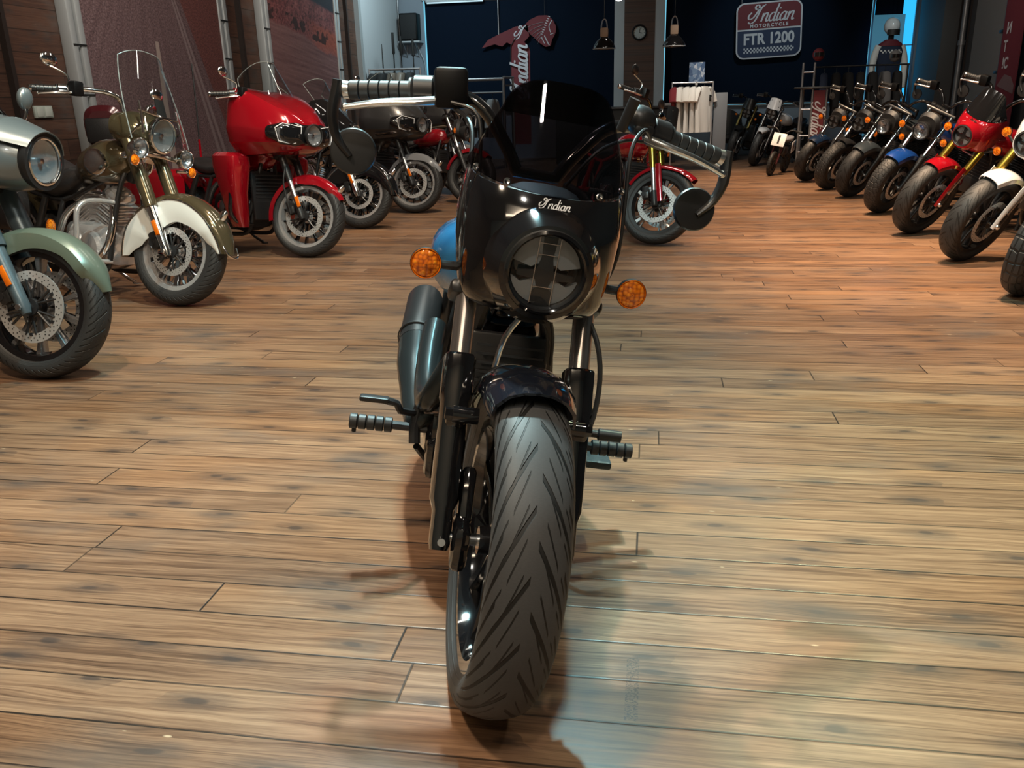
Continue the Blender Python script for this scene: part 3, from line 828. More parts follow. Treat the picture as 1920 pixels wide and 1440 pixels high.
    def rear_fender(s, m, lamp=True):
        f = s.B(fender_mb(s.ra, s.Rr + .045, s.Wr + .03, 55, -85, .03, .005, 24), 'rear_fender', m)
        if lamp:
            s.B(MB().ball(s.ra + V((0, .30, .26)), (.04, .025, .03), 14), 'tail_lamp', mat('red_tail_lens', (.4, .01, .01), .2, coat=.5), f)
    def radiator(s, w=.20, h=.28, y=.465, z=.50, m=None):
        mb = MB().box((0, y, z), (w, .03, h), .008, Mx.Rotation(-.12, 3, 'X'))
        mb.m(1)
        for k in range(12): mb.box((0, y - .019, z - h * .42 + k * h * .84 / 11), (w * .86, .004, .006), 0)
        s.B(mb, 'radiator', [black_satin, m or mat('radiator_fin', (.05, .05, .052), .5, .6)])

def led_bowl_mat():
    return mat('led_bowl', (0.27, 0.28, 0.285), 0.3, 0.3)
led_bowl = led_bowl_mat()
# ------------------------------------------------------------------ bodywork families
def cowl(bk, hc, paint, screen_m, scale=1.0, emblem_m=None, with_screen=True, tall=1.0, word=True):
    """quarter fairing round a single headlight, with a screen on its upper edge"""
    hc = V(hc)
    def P(x, h, f): return hc + V((x, -f, h)) * scale
    tabW = [(-.108, .118), (-.10, .136), (-.08, .150), (-.04, .158), (0, .163), (.06, .168), (.115, .166), (.15, .160), (.19, .150)]
    tabF = [(-.108, .020), (-.09, .036), (-.05, .048), (0, .058), (.06, .054), (.115, .030), (.15, .005), (.19, -.03)]
    tabD = [(-.105, .09), (-.06, .15), (0, .19), (.06, .20), (.115, .19), (.19, .15)]
    def shell(u, v):
        t = (u * 2 - 1)
        a = t * R(100)
        # the upper rim dips in the middle (screen base) and rises at the sides
        top = .126 + .035 * abs(t) ** 2 - (.05 if abs(t) > .85 else 0) * (abs(t) - .85) / .15
        bot = -.108 + .018 * abs(t) ** 3
        h = bot + (top - bot) * v
        W, F_, D = lerp_tab(tabW, h), lerp_tab(tabF, h), lerp_tab(tabD, h)
        k = 0.82
        x = W * math.copysign(abs(sin(a)) ** k, a) if abs(a) < pi / 2 else W * math.copysign(1, a)
        f = F_ - D * (1 - max(cos(a), 0) ** .62) - (D * .5 * (abs(a) - pi / 2) if abs(a) > pi / 2 else 0)
        return P(x, h, f)
    fa = bk.F(MB().sheet(shell, 40, 16, .005), 'fairing', paint)
    bk.F(MB().lathe([(.118 * scale, .030 * scale), (.105 * scale, .062 * scale), (.092 * scale, .088 * scale), (.082 * scale, .090 * scale), (.080 * scale, .060 * scale), (.09 * scale, .02 * scale)], hc + V((0, 0, -.006)), (0, -1, -.05), 40, loop=True), 'lamp_collar', paint, fa)
    # inner panel closing the fairing behind the lamp
    bk.F(MB().sect([(hc.y - .01 * scale, hc.x, hc.z, .10 * scale, .085 * scale, 3), (hc.y + .06 * scale, hc.x, hc.z + .02, .12 * scale, .10 * scale, 3), (hc.y + .12 * scale, hc.x, hc.z + .04, .10 * scale, .10 * scale, 3)], 20), 'fairing_liner', black_matt, fa)
    if with_screen:
        def scr(u, v):
            t = u * 2 - 1
            wid = .166 + (.122 - .166) * v ** 1.3
            lo = .128 + .034 * abs(t) ** 2
            hi = .338 * tall - .070 * abs(t) ** 3
            h = lo + (hi - lo) * v
            a = t * R(82 - 14 * v)
            f0 = .034 - (h - .11) * .46
            x = wid * sin(a) / sin(R(82 - 14 * v)) * (1 - .06 * v * abs(t) ** 3)
            f = f0 - (.150 - .07 * v) * (1 - cos(a))
            return P(x, h, f)
        sc = bk.F(MB().sheet(scr, 28, 14, .004), 'windscreen', screen_m, fa)
        for x, h in ((-.062, .130), (.062, .130), (-.118, .160), (.118, .160)):
            u = .5 + x / .30
            q = V(scr(min(max(u, .02), .98), .03))
            bk.F(MB().lathe([(.0075, 0), (.0075, .003), (.005, .004), (.001, .003)], q + V((0, -.003, 0)), (x * .6, -1, .3), 14), 'screen_bolt', dark_chrome, fa)
    if word:
        mb = script_mb('Indian', .0108 * scale, .003)
        q = V(shell(.5, .945)); q2 = V(shell(.5, .995))
        up = (q2 - q).normalized(); rot = Mx((V((1, 0, 0)), V((1, 0, 0)).cross(up) * -1, up)).transposed()
        mb.v = [q + V((0, -.005, 0)) + (rot @ p) for p in mb.v]
        bk.F(mb, 'emblem', emblem_m or mat('emblem_silver', (.75, .75, .77), .3, .4), fa)
    return fa

def build_main():
    blue = mat('blue_metallic_paint', (0.03, 0.19, 0.42), 0.22, 0.35, 0.8)
    b = Bike('fairing_cruiser', 'black cruiser motorcycle with small smoked screen fairing, alone in the middle of the wooden floor', (-.339, 1.469, 0), 11.9, 9.4, 4.2,
             Rf=.334, Wf=.142, rrf=.250, Rr=.325, Wr=.17, rrr=.205, wb=1.56, rake=R(28.6), fs=.255)
    b.wheels(tread_lit, black_gloss, black_gloss, 10, 'cast', (1,), .15, True, tread_sport)
    b.F(MB().box(b.ax + V((-.088, -.005, -.005)), (.034, .085, .10), .014).box(b.ax + V((-.082, .05, .07)), (.03, .05, .12), .012, Mx.Rotation(R(-30), 3, 'X')), 'caliper_carrier', black_gloss)
    b.fork_conv(black_gloss, mat('smoked_fork_tube', (.36, .33, .32), .2, .85), ts=.371, top=.72, r1=.0225, square=True)
    b.clamps(t0=.515, t1=.70)
    # fender with its mounting arms
    fe = b.F(fender_mb(b.ax, b.Rf + .030, .178, 14, -62, .02, .005, 26, .048, .9, .8), 'front_fender', mat('midnight_black_paint', (.008, .010, .016), .07, 0, 1.0))
    for sx in (-1, 1):
        b.F(MB().cyl(b.fk(.24, -.055, sx * .083), b.fk(.24, -.055, sx * .135), .017, seg=14).cyl(b.fk(.24, -.055, sx * .135), b.fk(.24, -.055, sx * .150), .013, seg=6).box(b.fk(.24, -.03, sx * .127), (.04, .05, .034), .008), 'fender_bracket', black_gloss, fe)
    hc = b.fk(.56, -.123)
    cowl(b, hc, black_gloss, smoke_glass)
    b.headlight(hc + V((0, -.086, -.008)), .073, black_satin, black_gloss, 'led', (0, -1, -.05), depth=.08)
    for sx in (-1, 1):
        b.signal(hc + V((sx * .125, .10, -.055)), hc + V((sx * .222, .085, -.055)), .031, (0, -1, -.05))
    hb = b.bars(black_gloss, [(.045, .415, 1.03), (.075, .42, 1.078), (.135, .435, 1.146), (.20, .455, 1.168), (.30, .475, 1.158), (.431, .498, 1.137)], grip_len=.135, mirror='bar_end', end_m=alloy, lever_drop=.036)
    b.F(MB().cyl((.165, .40, 1.155), (.18, .385, 1.225), .011, .013, 14), 'control_button_post', black_satin, hb)
    b.F(MB().ball((.215, .445, 1.185), (.038, .032, .033), 16), 'control_pod', black_satin, hb)
    b.F(MB().tube([(.235, .40, 1.15), (.20, .33, 1.165), (.165, .27, 1.12), (.168, .24, 1.0), (.172, .235, .90), (.15, .25, .80)], .0045, 8, 5), 'clutch_cable', black_satin, hb)
    b.F(MB().tube([(-.20, .41, 1.14), (-.165, .34, 1.11), (-.160, .27, 1.03), (-.168, .235, .92), (-.14, .25, .82)], .005, 8, 5), 'throttle_cable', black_satin, hb)
    b.F(MB().tube([(.06, .36, 1.02), (.11, .35, 1.10), (.17, .37, 1.135), (.22, .40, 1.14)], .004, 8, 4), 'clutch_cable', black_satin, hb)
    b.F(MB().tube([(-.21, .40, 1.15), (-.15, .36, 1.13), (-.13, .33, 1.0), (-.10, .30, .86)], .004, 8, 4), 'brake_hose', black_satin, hb)
    b.F(MB().tube([b.fk(.56, .02, .10), b.fk(.44, -.02, .155), b.fk(.33, -.01, .172), b.fk(.22, 0.0, .150), b.fk(.10, .06, .10)], .0055, 8, 4).box(b.fk(.26, 0, .155), (.012, .02, .02), .003), 'brake_hose', grip_rubber)
    for x0, x1 in ((.02, .075), (.05, .088)):
        b.B(MB().tube([(x0, .24, .80), (x0 + .01, .30, .76), (x1, .36, .68), (x1 + .01, .40, .60)], .004, 8, 4), 'wiring_loom', black_matt)
    # chassis
    b.frame(); b.engine(black_satin, black_satin, black_gloss)
    b.radiator(.19, .30, .44, .50)
    b.B(MB().tube([(.02, .40, .72), (-.02, .38, .66), (-.035, .385, .58)], .007, 8, 3), 'brake_hose', alloy)
    b.tank(blue, [(.44, -.04, .80, .05, .03, 2.2), (.48, -.04, .80, .11, .085, 2.3), (.58, -.045, .79, .168, .112, 2.4), (.72, -.04, .782, .182, .115, 2.4), (.86, -.02, .76, .155, .105, 2.4), (.96, 0, .735, .11, .085, 2.3), (1.02, 0, .72, .06, .05, 2.2)])
    b.seat(None, [(.96, 0, .70, .07, .03, 2.4), (1.03, 0, .695, .12, .045, 2.6), (1.15, 0, .675, .15, .05, 2.6), (1.29, 0, .69, .15, .055, 2.6), (1.38, 0, .73, .13, .055, 2.6), (1.43, 0, .75, .10, .03, 2.4)])
    b.rear_fender(black_gloss)
    b.stand()
    # right-hand exhaust: two headers into one short stacked silencer
    teal = mat('dark_ceramic_exhaust', (.030, .036, .038), .24, .6)
    b.B(MB().tube([(-.06, .58, .60), (-.13, .50, .55), (-.175, .52, .44), (-.19, .66, .40), (-.195, .86, .45), (-.19, 1.0, .50)], [.024, .026, .031, .034, .036, .036], 16, 5), 'exhaust_pipe', teal)
    b.B(MB().tube([(-.12, .62, .42), (-.20, .60, .345), (-.215, .66, .33), (-.228, .80, .355), (-.236, .94, .388), (-.240, 1.06, .425)], [.022, .028, .031, .040, .056, .060], 18, 4), 'exhaust_collector', teal)
    mu = b.B(MB().tube([(-.240, 1.05, .422), (-.240, 1.10, .440), (-.236, 1.30, .508), (-.236, 1.315, .513), (-.236, 1.32, .515)], [.060, .060, .060, .056, .045], 24), 'muffler', mat('muffler_black', (.018, .018, .019), .32, .2))
    b.B(MB().lathe([(.062, -.006), (.066, -.004), (.066, .004), (.062, .006)], (-.240, 1.085, .434), (.02, .30, .10), 24, loop=True), 'muffler_clamp', black_satin, mu)
    b.B(MB().tube([(-.15, 1.26, .80), (-.155, 1.30, .60)], .02, 10).tube([V((-.165 + .026 * cos(k * .8), 1.24 + k * .0016 + .026 * sin(k * .8), .78 - k * .0026)) for k in range(64)], .0055, 6), 'shock_absorber', black_gloss)
    # foot controls
    b.pegs(.59, .327, .384)
    fc = b.B(MB().tube([(-.20, .60, .40), (-.21, .585, .33), (-.205, .57, .29)], .016, 10).tube([(-.20, .60, .27), (-.16, .66, .20), (-.12, .70, .17)], .010, 8, 3), 'foot_control_bracket', black_satin)
    b.B(MB().tube([(-.215, .585, .37), (-.25, .55, .385), (-.26, .545, .405), (-.29, .54, .412)], .010, 8, 2).box((-.318, .538, .414), (.075, .028, .014), .004), 'brake_pedal', black_satin)
    b.B(MB().tube([(.16, .62, .34), (.22, .565, .375), (.25, .555, .38)], .008, 8, 2).tube([(.25, .555, .38), (.272, .552, .38), (.275, .552, .38), (.335, .55, .38)], [.010, .010, .016, .016], 12), 'gear_lever', black_satin)
    b.B(MB().box((.275, .66, .262), (.135, .085, .022), .006), 'side_plate', mat('cyan_tinted_rubber', (.025, .04, .045), .5, noise=.8, nscale=60))  # cyan tint of the lamp above is put into the rubber colour
    b.B(MB().box((-.155, .62, .26), (.04, .14, .12), .02, Mx.Rotation(.2, 3, 'X')), 'side_cover', black_gloss)
    b.B(MB().cyl((-.15, .56, .40), (-.19, .555, .40), .018, seg=16).cyl((-.19, .555, .40), (-.198, .555, .40), .012, seg=16), 'oil_filter', dark_chrome)
    return b
build_main()
# ------------------------------------------------------------------ the room
XL, XR, YB, YF, ZC = -5.53, 5.3, 19.0, -3.5, 4.6
STAMP = (-.030, -.003, 1.385, 1.585)
wood_floor = wood_boards('floor_boards', 0, 1, .131, .066, 3.1,
    [(0.24, (.034, .019, .012)), (.40, (.108, .057, .033)), (.50, (.185, .103, .060)), (.62, (.27, .158, .092)), (.82, (.38, .24, .145))], .32, gap=.030, stamp=STAMP)
wood_wall = wood_boards('wall_boards', 1, 2, .19, .0, 1.9,
    [(0.25, (.020, .011, .009)), (.45, (.058, .026, .017)), (.6, (.092, .043, .027)), (.8, (.13, .066, .041))], .6, gap=.03, dark=.15)
white_wall = mat('grey_white_plaster', (.42, .44, .46), .8, noise=.1, nscale=30)
dark_paint = mat('dark_grey_paint', (.045, .046, .05), .7)
ceil_m = mat('ceiling_paint', (.22, .22, .22), .8)

alu_frame = mat('aluminium_profile', (.36, .38, .39), .45, .25)
navy_cloth = mat('navy_blind_cloth', (.0035, .008, .018), .9, spec=.08)
sky_glass = mat('daylight_pane', (.02, .05, .08), .3, emit=(.03, .50, 1.0), estr=1.1)
sky_rim = mat('daylight_edge_pane', (.02, .05, .08), .3, emit=(.18, .62, .85), estr=.9)
frost = mat('frosted_blue_panel', (.10, .22, .32), .4, emit=(.05, .22, .34), estr=.45)
struct(MB().box(((XL + XR) / 2, (YB + YF) / 2, -.05), (XR - XL + .4, YB - YF + .4, .1)).build('floor', wood_floor))
struct(MB().box(((XL + XR) / 2, (YB + YF) / 2, ZC + .05), (XR - XL + .4, YB - YF + .4, .1)).build('ceiling', ceil_m))
struct(MB().box((XL - .1, (YB + YF) / 2, ZC / 2), (.2, YB - YF, ZC)).build('wall_left', wood_wall))
struct(MB().box((XL + .01, 17.66, ZC / 2), (.03, 2.66, ZC)).build('wall_left_white_section', white_wall))
struct(MB().box((XR + .1, (YB + YF) / 2, ZC / 2), (.2, YB - YF, ZC)).build('wall_right', dark_paint))
struct(MB().box(((XL + XR) / 2, YB + .1, ZC / 2), (XR - XL + .4, .2, ZC)).build('wall_back', mat('back_wall_paint', (.20, .23, .27), .8)))
# windows in the back wall, nearly covered by blinds
w1 = struct(MB().box((-2.93, YB - .01, 2.15), (4.0, .02, 2.24)).build('window_1', sky_rim))
MB().box((-2.9, YB - .03, 3.30), (4.1, .05, .05)).box((-2.9, YB - .03, 1.02), (4.1, .05, .04)).build('window_frame', alu_frame, w1)
w2 = struct(MB().box((2.15, YB - .01, 2.3), (4.06, .02, 2.6)).build('window_2', sky_rim))
MB().box((2.15, YB - .03, .995), (4.1, .06, .03)).build('window_sill', mat('lit_sill', (.45, .55, .6), .5), w2)
w3 = struct(MB().box((4.60, YB - .01, 2.4), (.82, .02, 3.0)).build('window_3', sky_glass))
mb = MB()
for x in (4.20, 4.72, 5.0): mb.box((x, YB - .04, 2.4), (.035, .05, 3.0))
mb.box((4.6, YB - .04, 2.05), (.8, .05, .02)).build('window_frame', mat('window_frame_blue', (.12, .2, .28), .4), w3)
def blind(x0, x1, z0, z1, label, nm='roller_blind'):
    t = thing(nm, label, 'blind', ((x0 + x1) / 2, YB - .09, z0))
    w = (x1 - x0); h = z1 - z0
    MB().sheet(lambda u, v: V(((u - .5) * w, .008 * sin(u * 40) * (1 - v) , v * h)), 60, 2, .004).build('blind_cloth', navy_cloth, t)
    MB().cyl((-w / 2, .0, h + .02), (w / 2, 0, h + .02), .035).build('blind_tube', dark_paint, t)
    MB().box((0, 0, 0), (w, .02, .03)).build('bottom_bar', dark_paint, t)
    return t
blind(-4.88, -.86, 1.03, 3.22, 'wide dark navy blind behind the red crest sign and feather flag')
blind(.17, 4.16, 1.03, 3.6, 'wide dark navy blind behind the red and blue shield sign')
blind(4.22, 4.74, 2.55, 3.9, 'short dark blind above the mannequin')
# timber-clad pillar with pale trims
p = struct(MB().box((-.36, YB - .12, ZC / 2), (.62, .22, ZC)).build('pillar_back', wood_wall))
for i, x in enumerate((-.77, .05)):
    struct(MB().box((x, YB - .12, ZC / 2), (.20, .20, ZC)).build('trim_%d' % (i + 1), white_wall))
# left wall: posters in aluminium frames between board-clad piers
def road_poster():
    t = NT('road_picture'); c = t.sep(t.n('ShaderNodeUVMap').outputs[0]); u, v = c[0], c[1]
    du = t.math('SUBTRACT', u, .46); dv = t.math('SUBTRACT', 1.08, v)
    ang = t.math('DIVIDE', du, dv)
    grit = t.noise(t.comb(t.math('MULTIPLY', u, 130.0), t.math('MULTIPLY', v, 150.0)), 1.0, 3.0, .7)
    streak = t.noise(t.comb(t.math('MULTIPLY', ang, 16.0), t.math('MULTIPLY', v, 1.5)), 1.0, 3.0, .6)
    col = t.ramp(t.math('ADD', t.math('MULTIPLY', grit, .80), t.math('MULTIPLY', streak, .22)), [(.32, (.034, .020, .023)), (.50, (.125, .075, .080)), (.72, (.27, .185, .19))])
    dash = t.math('MULTIPLY', t.math('LESS_THAN', t.math('ABSOLUTE', ang), .022), t.math('GREATER_THAN', t.math('FRACT', t.math('DIVIDE', .55, dv)), .45))
    col = t.mix(t.math('MULTIPLY', dash, .7), col, (.42, .34, .30))
    for a in (.40, .45):
        col = t.mix(t.smooth(t.math('ABSOLUTE', t.math('SUBTRACT', ang, a)), .008, .02, .45, 0.0), col, (.34, .27, .27))
    dirt = t.math('GREATER_THAN', ang, .56)
    col = t.mix(t.math('MULTIPLY', dirt, .8), col, t.ramp(grit, [(.3, (.05, .012, .012)), (.7, (.22, .07, .055))]))
    t.l(col, t.b.inputs['Base Color']); t.b.inputs['Roughness'].default_value = .6
    return t.m
def desert_poster():
    t = NT('desert_picture'); c = t.sep(t.n('ShaderNodeUVMap').outputs[0]); u, v = c[0], c[1]
    g = t.noise(t.comb(t.math('MULTIPLY', u, 60.0), t.math('MULTIPLY', v, 70.0)), 1.0, 4.0, .65)
    big = t.noise(t.comb(t.math('MULTIPLY', u, 7.0), t.math('MULTIPLY', v, 9.0)), 1.0, 3.0, .6)
    sand = t.ramp(t.math('ADD', t.math('MULTIPLY', g, .6), t.math('MULTIPLY', big, .4)), [(.36, (.05, .012, .014)), (.52, (.17, .055, .055)), (.7, (.30, .12, .11))])
    line = t.math('SUBTRACT', t.math('ADD', v, t.math('MULTIPLY', u, .10)), .70)      # slope falling to the right
    rag = t.math('ADD', line, t.math('MULTIPLY', t.math('SUBTRACT', big, .5), .06))
    bush = t.math('MULTIPLY', t.smooth(big, .50, .56), t.math('MULTIPLY', t.math('GREATER_THAN', rag, .0), t.math('LESS_THAN', rag, .07)))
    bush2 = t.math('MULTIPLY', t.smooth(t.noise(t.comb(t.math('MULTIPLY', u, 26.0), t.math('MULTIPLY', v, 34.0)), 1.0, 2.0), .56, .62), t.math('GREATER_THAN', line, .03))
    orange = t.math('MULTIPLY', t.smooth(u, .45, .8), t.math('MULTIPLY', t.smooth(rag, -.06, -.02), t.smooth(rag, .06, .10, 1.0, 0.0)))
    col = t.mix(t.math('MULTIPLY', orange, .55), sand, (.33, .075, .035))
    col = t.mix(t.math('MULTIPLY', t.math('MAXIMUM', bush, t.math('MULTIPLY', bush2, .6)), .9), col, (.018, .010, .009))
    road = t.smooth(rag, -.02, .0, 1.0, 0.0)
    stripes = t.noise(t.comb(t.math('MULTIPLY', line, 70.0), t.math('MULTIPLY', u, 2.0)), 1.0, 3.0, .6)
    col = t.mix(t.math('MULTIPLY', road, t.smooth(orange, .2, .6, 1.0, .2)), col, t.ramp(t.math('ADD', t.math('MULTIPLY', stripes, .7), t.math('MULTIPLY', g, .3)), [(.3, (.085, .034, .036)), (.7, (.22, .115, .11))]))
    sky = t.smooth(t.math('ADD', line, t.math('MULTIPLY', g, .04)), .20, .22)
    col = t.mix(sky, col, (.012, .014, .022))
    t.l(col, t.b.inputs['Base Color']); t.b.inputs['Roughness'].default_value = .6
    return t.m
def poster(nm, label, y0, y1, m, ztop=3.3):
    t = thing(nm, label, 'poster', (XL, (y0 + y1) / 2, 0))
    L = y1 - y0; mb = MB()
    b = [V((.10, -L / 2, .35)), V((.10, L / 2, .35)), V((.10, L / 2, ztop)), V((.10, -L / 2, ztop))]
    mb.v = b + [q - V((.012, 0, 0)) for q in b]
    mb.face((0, 1, 2, 3), [(0, 0), (1, 0), (1, 1), (0, 1)])
    for f in ((7, 6, 5, 4), (0, 4, 5, 1), (1, 5, 6, 2), (2, 6, 7, 3), (3, 7, 4, 0)): mb.face(f, [(0, 0)] * 4)
    mb.build('poster_print', m, t)
    for s in (-1, 1):
        yc = s * (L / 2 + .09)
        p = MB().box((.06, yc - .065, ztop / 2), (.12, .085, ztop), .012).box((.06, yc + .065, ztop / 2), (.12, .085, ztop), .012).m(1).box((.05, yc, ztop / 2), (.06, .05, ztop))
        pr = p.build('frame_post', [alu_frame, black_satin], t)
        for z in (.9, 1.35, 1.8, 2.25, 2.7, 3.15):
            MB().box((.122, yc, z), (.012, .19, .016)).build('strap', black_matt, pr)
    MB().box((.06, 0, .32), (.10, L, .05)).box((.06, 0, ztop + .02), (.10, L, .05)).build('frame_rail', alu_frame, t)
poster('road_poster', 'tall dusty mauve poster of an open road on the left wall', 7.92, 10.72, road_poster())
poster('desert_poster', 'tall red poster of a desert slope on the left wall, nearest the white wall', 12.16, 14.86, desert_poster())
struct(MB().box((XL + .04, 16.26, ZC / 2), (.10, .14, ZC)).build('trim_3', alu_frame))
struct(MB().box((XL + .03, 11.42, ZC / 2), (.06, .06, ZC), .0).build('trim_4', mat('dark_timber_edge', (.018, .010, .008), .7)))
struct(MB().box((XL + .03, 15.64, ZC / 2), (.06, .06, ZC), .0).build('trim_5', MATS['dark_timber_edge']))
struct(MB().box((XL + .03, 6.95, ZC / 2), (.06, .05, ZC), .0).build('trim_6', MATS['dark_timber_edge']))
# right wall: dark column, timber strip, pipe and pale panel
struct(MB().box((XR - .14, 18.0, ZC / 2), (.28, 1.5, ZC)).build('column_right', mat('charcoal_column', (.055, .054, .055), .7)))
struct(MB().box((XR + .0, 16.95, ZC / 2), (.06, .5, ZC)).build('trim_7', MATS['dark_timber_edge']))
struct(MB().box((XR - .01, 15.5, ZC / 2), (.04, 1.75, ZC)).build('wall_right_panel', mat('pale_grey_panel', (.17, .17, .17), .7)))

struct(MB().box(((XL + XR) / 2, YF - .1, ZC / 2), (XR - XL + .4, .2, ZC)).build('wall_front', mat('front_wall_paint', (.30, .26, .22), .8)))
# ------------------------------------------------------------------ parked motorcycles
red_gloss = mat('candy_red_paint', (.30, .004, .011), .12, .2, 1.0)
red_dark = mat('deep_red_paint', (.22, .006, .012), .16, .1, .9)
olive = mat('sage_satin_paint', (.105, .135, .105), .33, .25, .3)
storm = mat('storm_grey_paint', (.13, .155, .165), .28, .45, .4)
shroud_blue = mat('blue_grey_satin', (.075, .105, .125), .33, .4)
bronze = mat('bronze_pearl_paint', (.115, .090, .050), .16, .6, 1.0)
cream = mat('pearl_white_paint', (.62, .64, .62), .22, 0, .8)
white_gloss = mat('white_gloss_paint', (.72, .74, .76), .18, 0, .8)
grey_satin = mat('dark_grey_satin_paint', (.040, .040, .042), .3, .3, .3)
silver_satin = mat('silver_satin_paint', (.30, .31, .33), .3, .5, .3)
navy = mat('navy_paint', (.008, .020, .050), .2, .1, .8)
royal = mat('royal_blue_paint', (.006, .045, .22), .2, .1, .9)
slate = mat('slate_paint', (.040, .052, .062), .3, .2, .4)
maroon = mat('maroon_paint', (.085, .012, .016), .22, .1, .8)

def valance(bk, paint, side_m, lamp=True):
    """deeply skirted front fender with side panels and a lamp on its nose"""
    fe = bk.F(fender_mb(bk.ax, bk.Rf + .032, .178, 88, -98, .012, .005, 40, .040, .55, .75, .075, .03), 'front_fender', paint)
    dep = [(-98, .05), (-85, .15), (-60, .19), (-20, .165), (10, .13), (45, .105), (75, .07), (88, .02)]
    lift = lambda t: .075 * max(0, t - .6) / .4 + .03 * max(0, .3 - t) / .3
    for sx in (-1, 1):
        def pan(u, v):
            a = 88 + (-98 - 88) * u; tp = 1.0
            if u < .15: tp = .55 + .45 * u / .15
            if u > .85: tp = .75 + .25 * (1 - u) / .15
            ra = bk.Rf + .032 + lift(u) - .050 - lerp_tab(dep, a) * v
            ar = R(a); d = V((0, -sin(ar), cos(ar)))
            return bk.ax + d * ra + V((sx * (.0905 * tp + .006 * sin(pi * v)), 0, 0))
        bk.F(MB().sheet(pan, 40, 5, .004), 'fender_skirt', side_m, fe)
        bk.F(MB().tube([V(pan(k / 30, .0)) + V((sx * .002, 0, 0)) for k in range(31)], .005, 6), 'fender_trim', chrome, fe)
    if lamp:
        a = R(52); q = bk.ax + V((0, -sin(a), cos(a))) * (bk.Rf + .05)
        bk.F(MB().ball(q, (.022, .055, .026), 16, Mx.Rotation(-.9, 3, 'X')), 'fender_lamp', chrome, fe)
    a = R(86); q = bk.ax + V((0, -sin(a), cos(a))) * (bk.Rf + .06)
    bk.F(MB().tube([q + V((-.06, .02, .03)), q + V((-.045, -.01, -.02)), q + V((0, -.02, -.035)), q + V((.045, -.01, -.02)), q + V((.06, .02, .03))], .006, 8, 3), 'fender_bumper', chrome, fe)
    return fe

def touring_rear(bk, paint, trunk=None):
    bk.rear_fender(paint)
    for sx in (-1, 1):
        bag = bk.B(MB().sect([(bk.wb - .36, sx * .30, .50, .08, .12, 4), (bk.wb - .30, sx * .31, .50, .105, .17, 4), (bk.wb + .15, sx * .31, .50, .11, .18, 4), (bk.wb + .36, sx * .30, .48, .09, .13, 4), (bk.wb + .40, sx * .30, .47, .06, .09, 4)], 24), 'saddlebag', paint)
        bk.B(MB().box((sx * .415, bk.wb - .02, .52), (.012, .10, .03), .004), 'bag_latch', chrome, bag)
    if trunk:
        t = bk.B(MB().sect([(bk.wb - .10, 0, .98, .22, .12, 3.5), (bk.wb - .05, 0, .98, .27, .17, 3.5), (bk.wb + .22, 0, .97, .28, .17, 3.5), (bk.wb + .34, 0, .95, .22, .13, 3.2)], 28), 'luggage_trunk', trunk)
        bk.B(MB().box((0, bk.wb - .13, 1.02), (.34, .08, .24), .035), 'backrest', leather, t)
        bk.B(MB().tube([(.22, bk.wb + .25, 1.0), (.23, bk.wb + .27, 1.2), (.235, bk.wb + .28, 1.5)], .004, 6), 'aerial', black_satin, t)

def crash_bars(bk, m):
    for sx in (-1, 1):
        bk.B(MB().tube([(sx * .10, .49, .62), (sx * .26, .50, .63), (sx * .345, .50, .58), (sx * .36, .50, .45), (sx * .355, .51, .34), (sx * .27, .52, .26), (sx * .12, .54, .24)], .017, 12, 5), 'engine_guard', m)

def touring_bars(bk, m, z=1.09, w=.46, mirror='stalk', end=None):
    return bk.bars(m, [(.05, .40, .99), (.10, .41, z - .03), (.17, .43, z + .02), (.27, .49, z + .02), (.36, .57, z), (w, .68, z - .03)], .13, .0155, chrome, black_satin, True, mirror, .021, end or chrome, chrome)

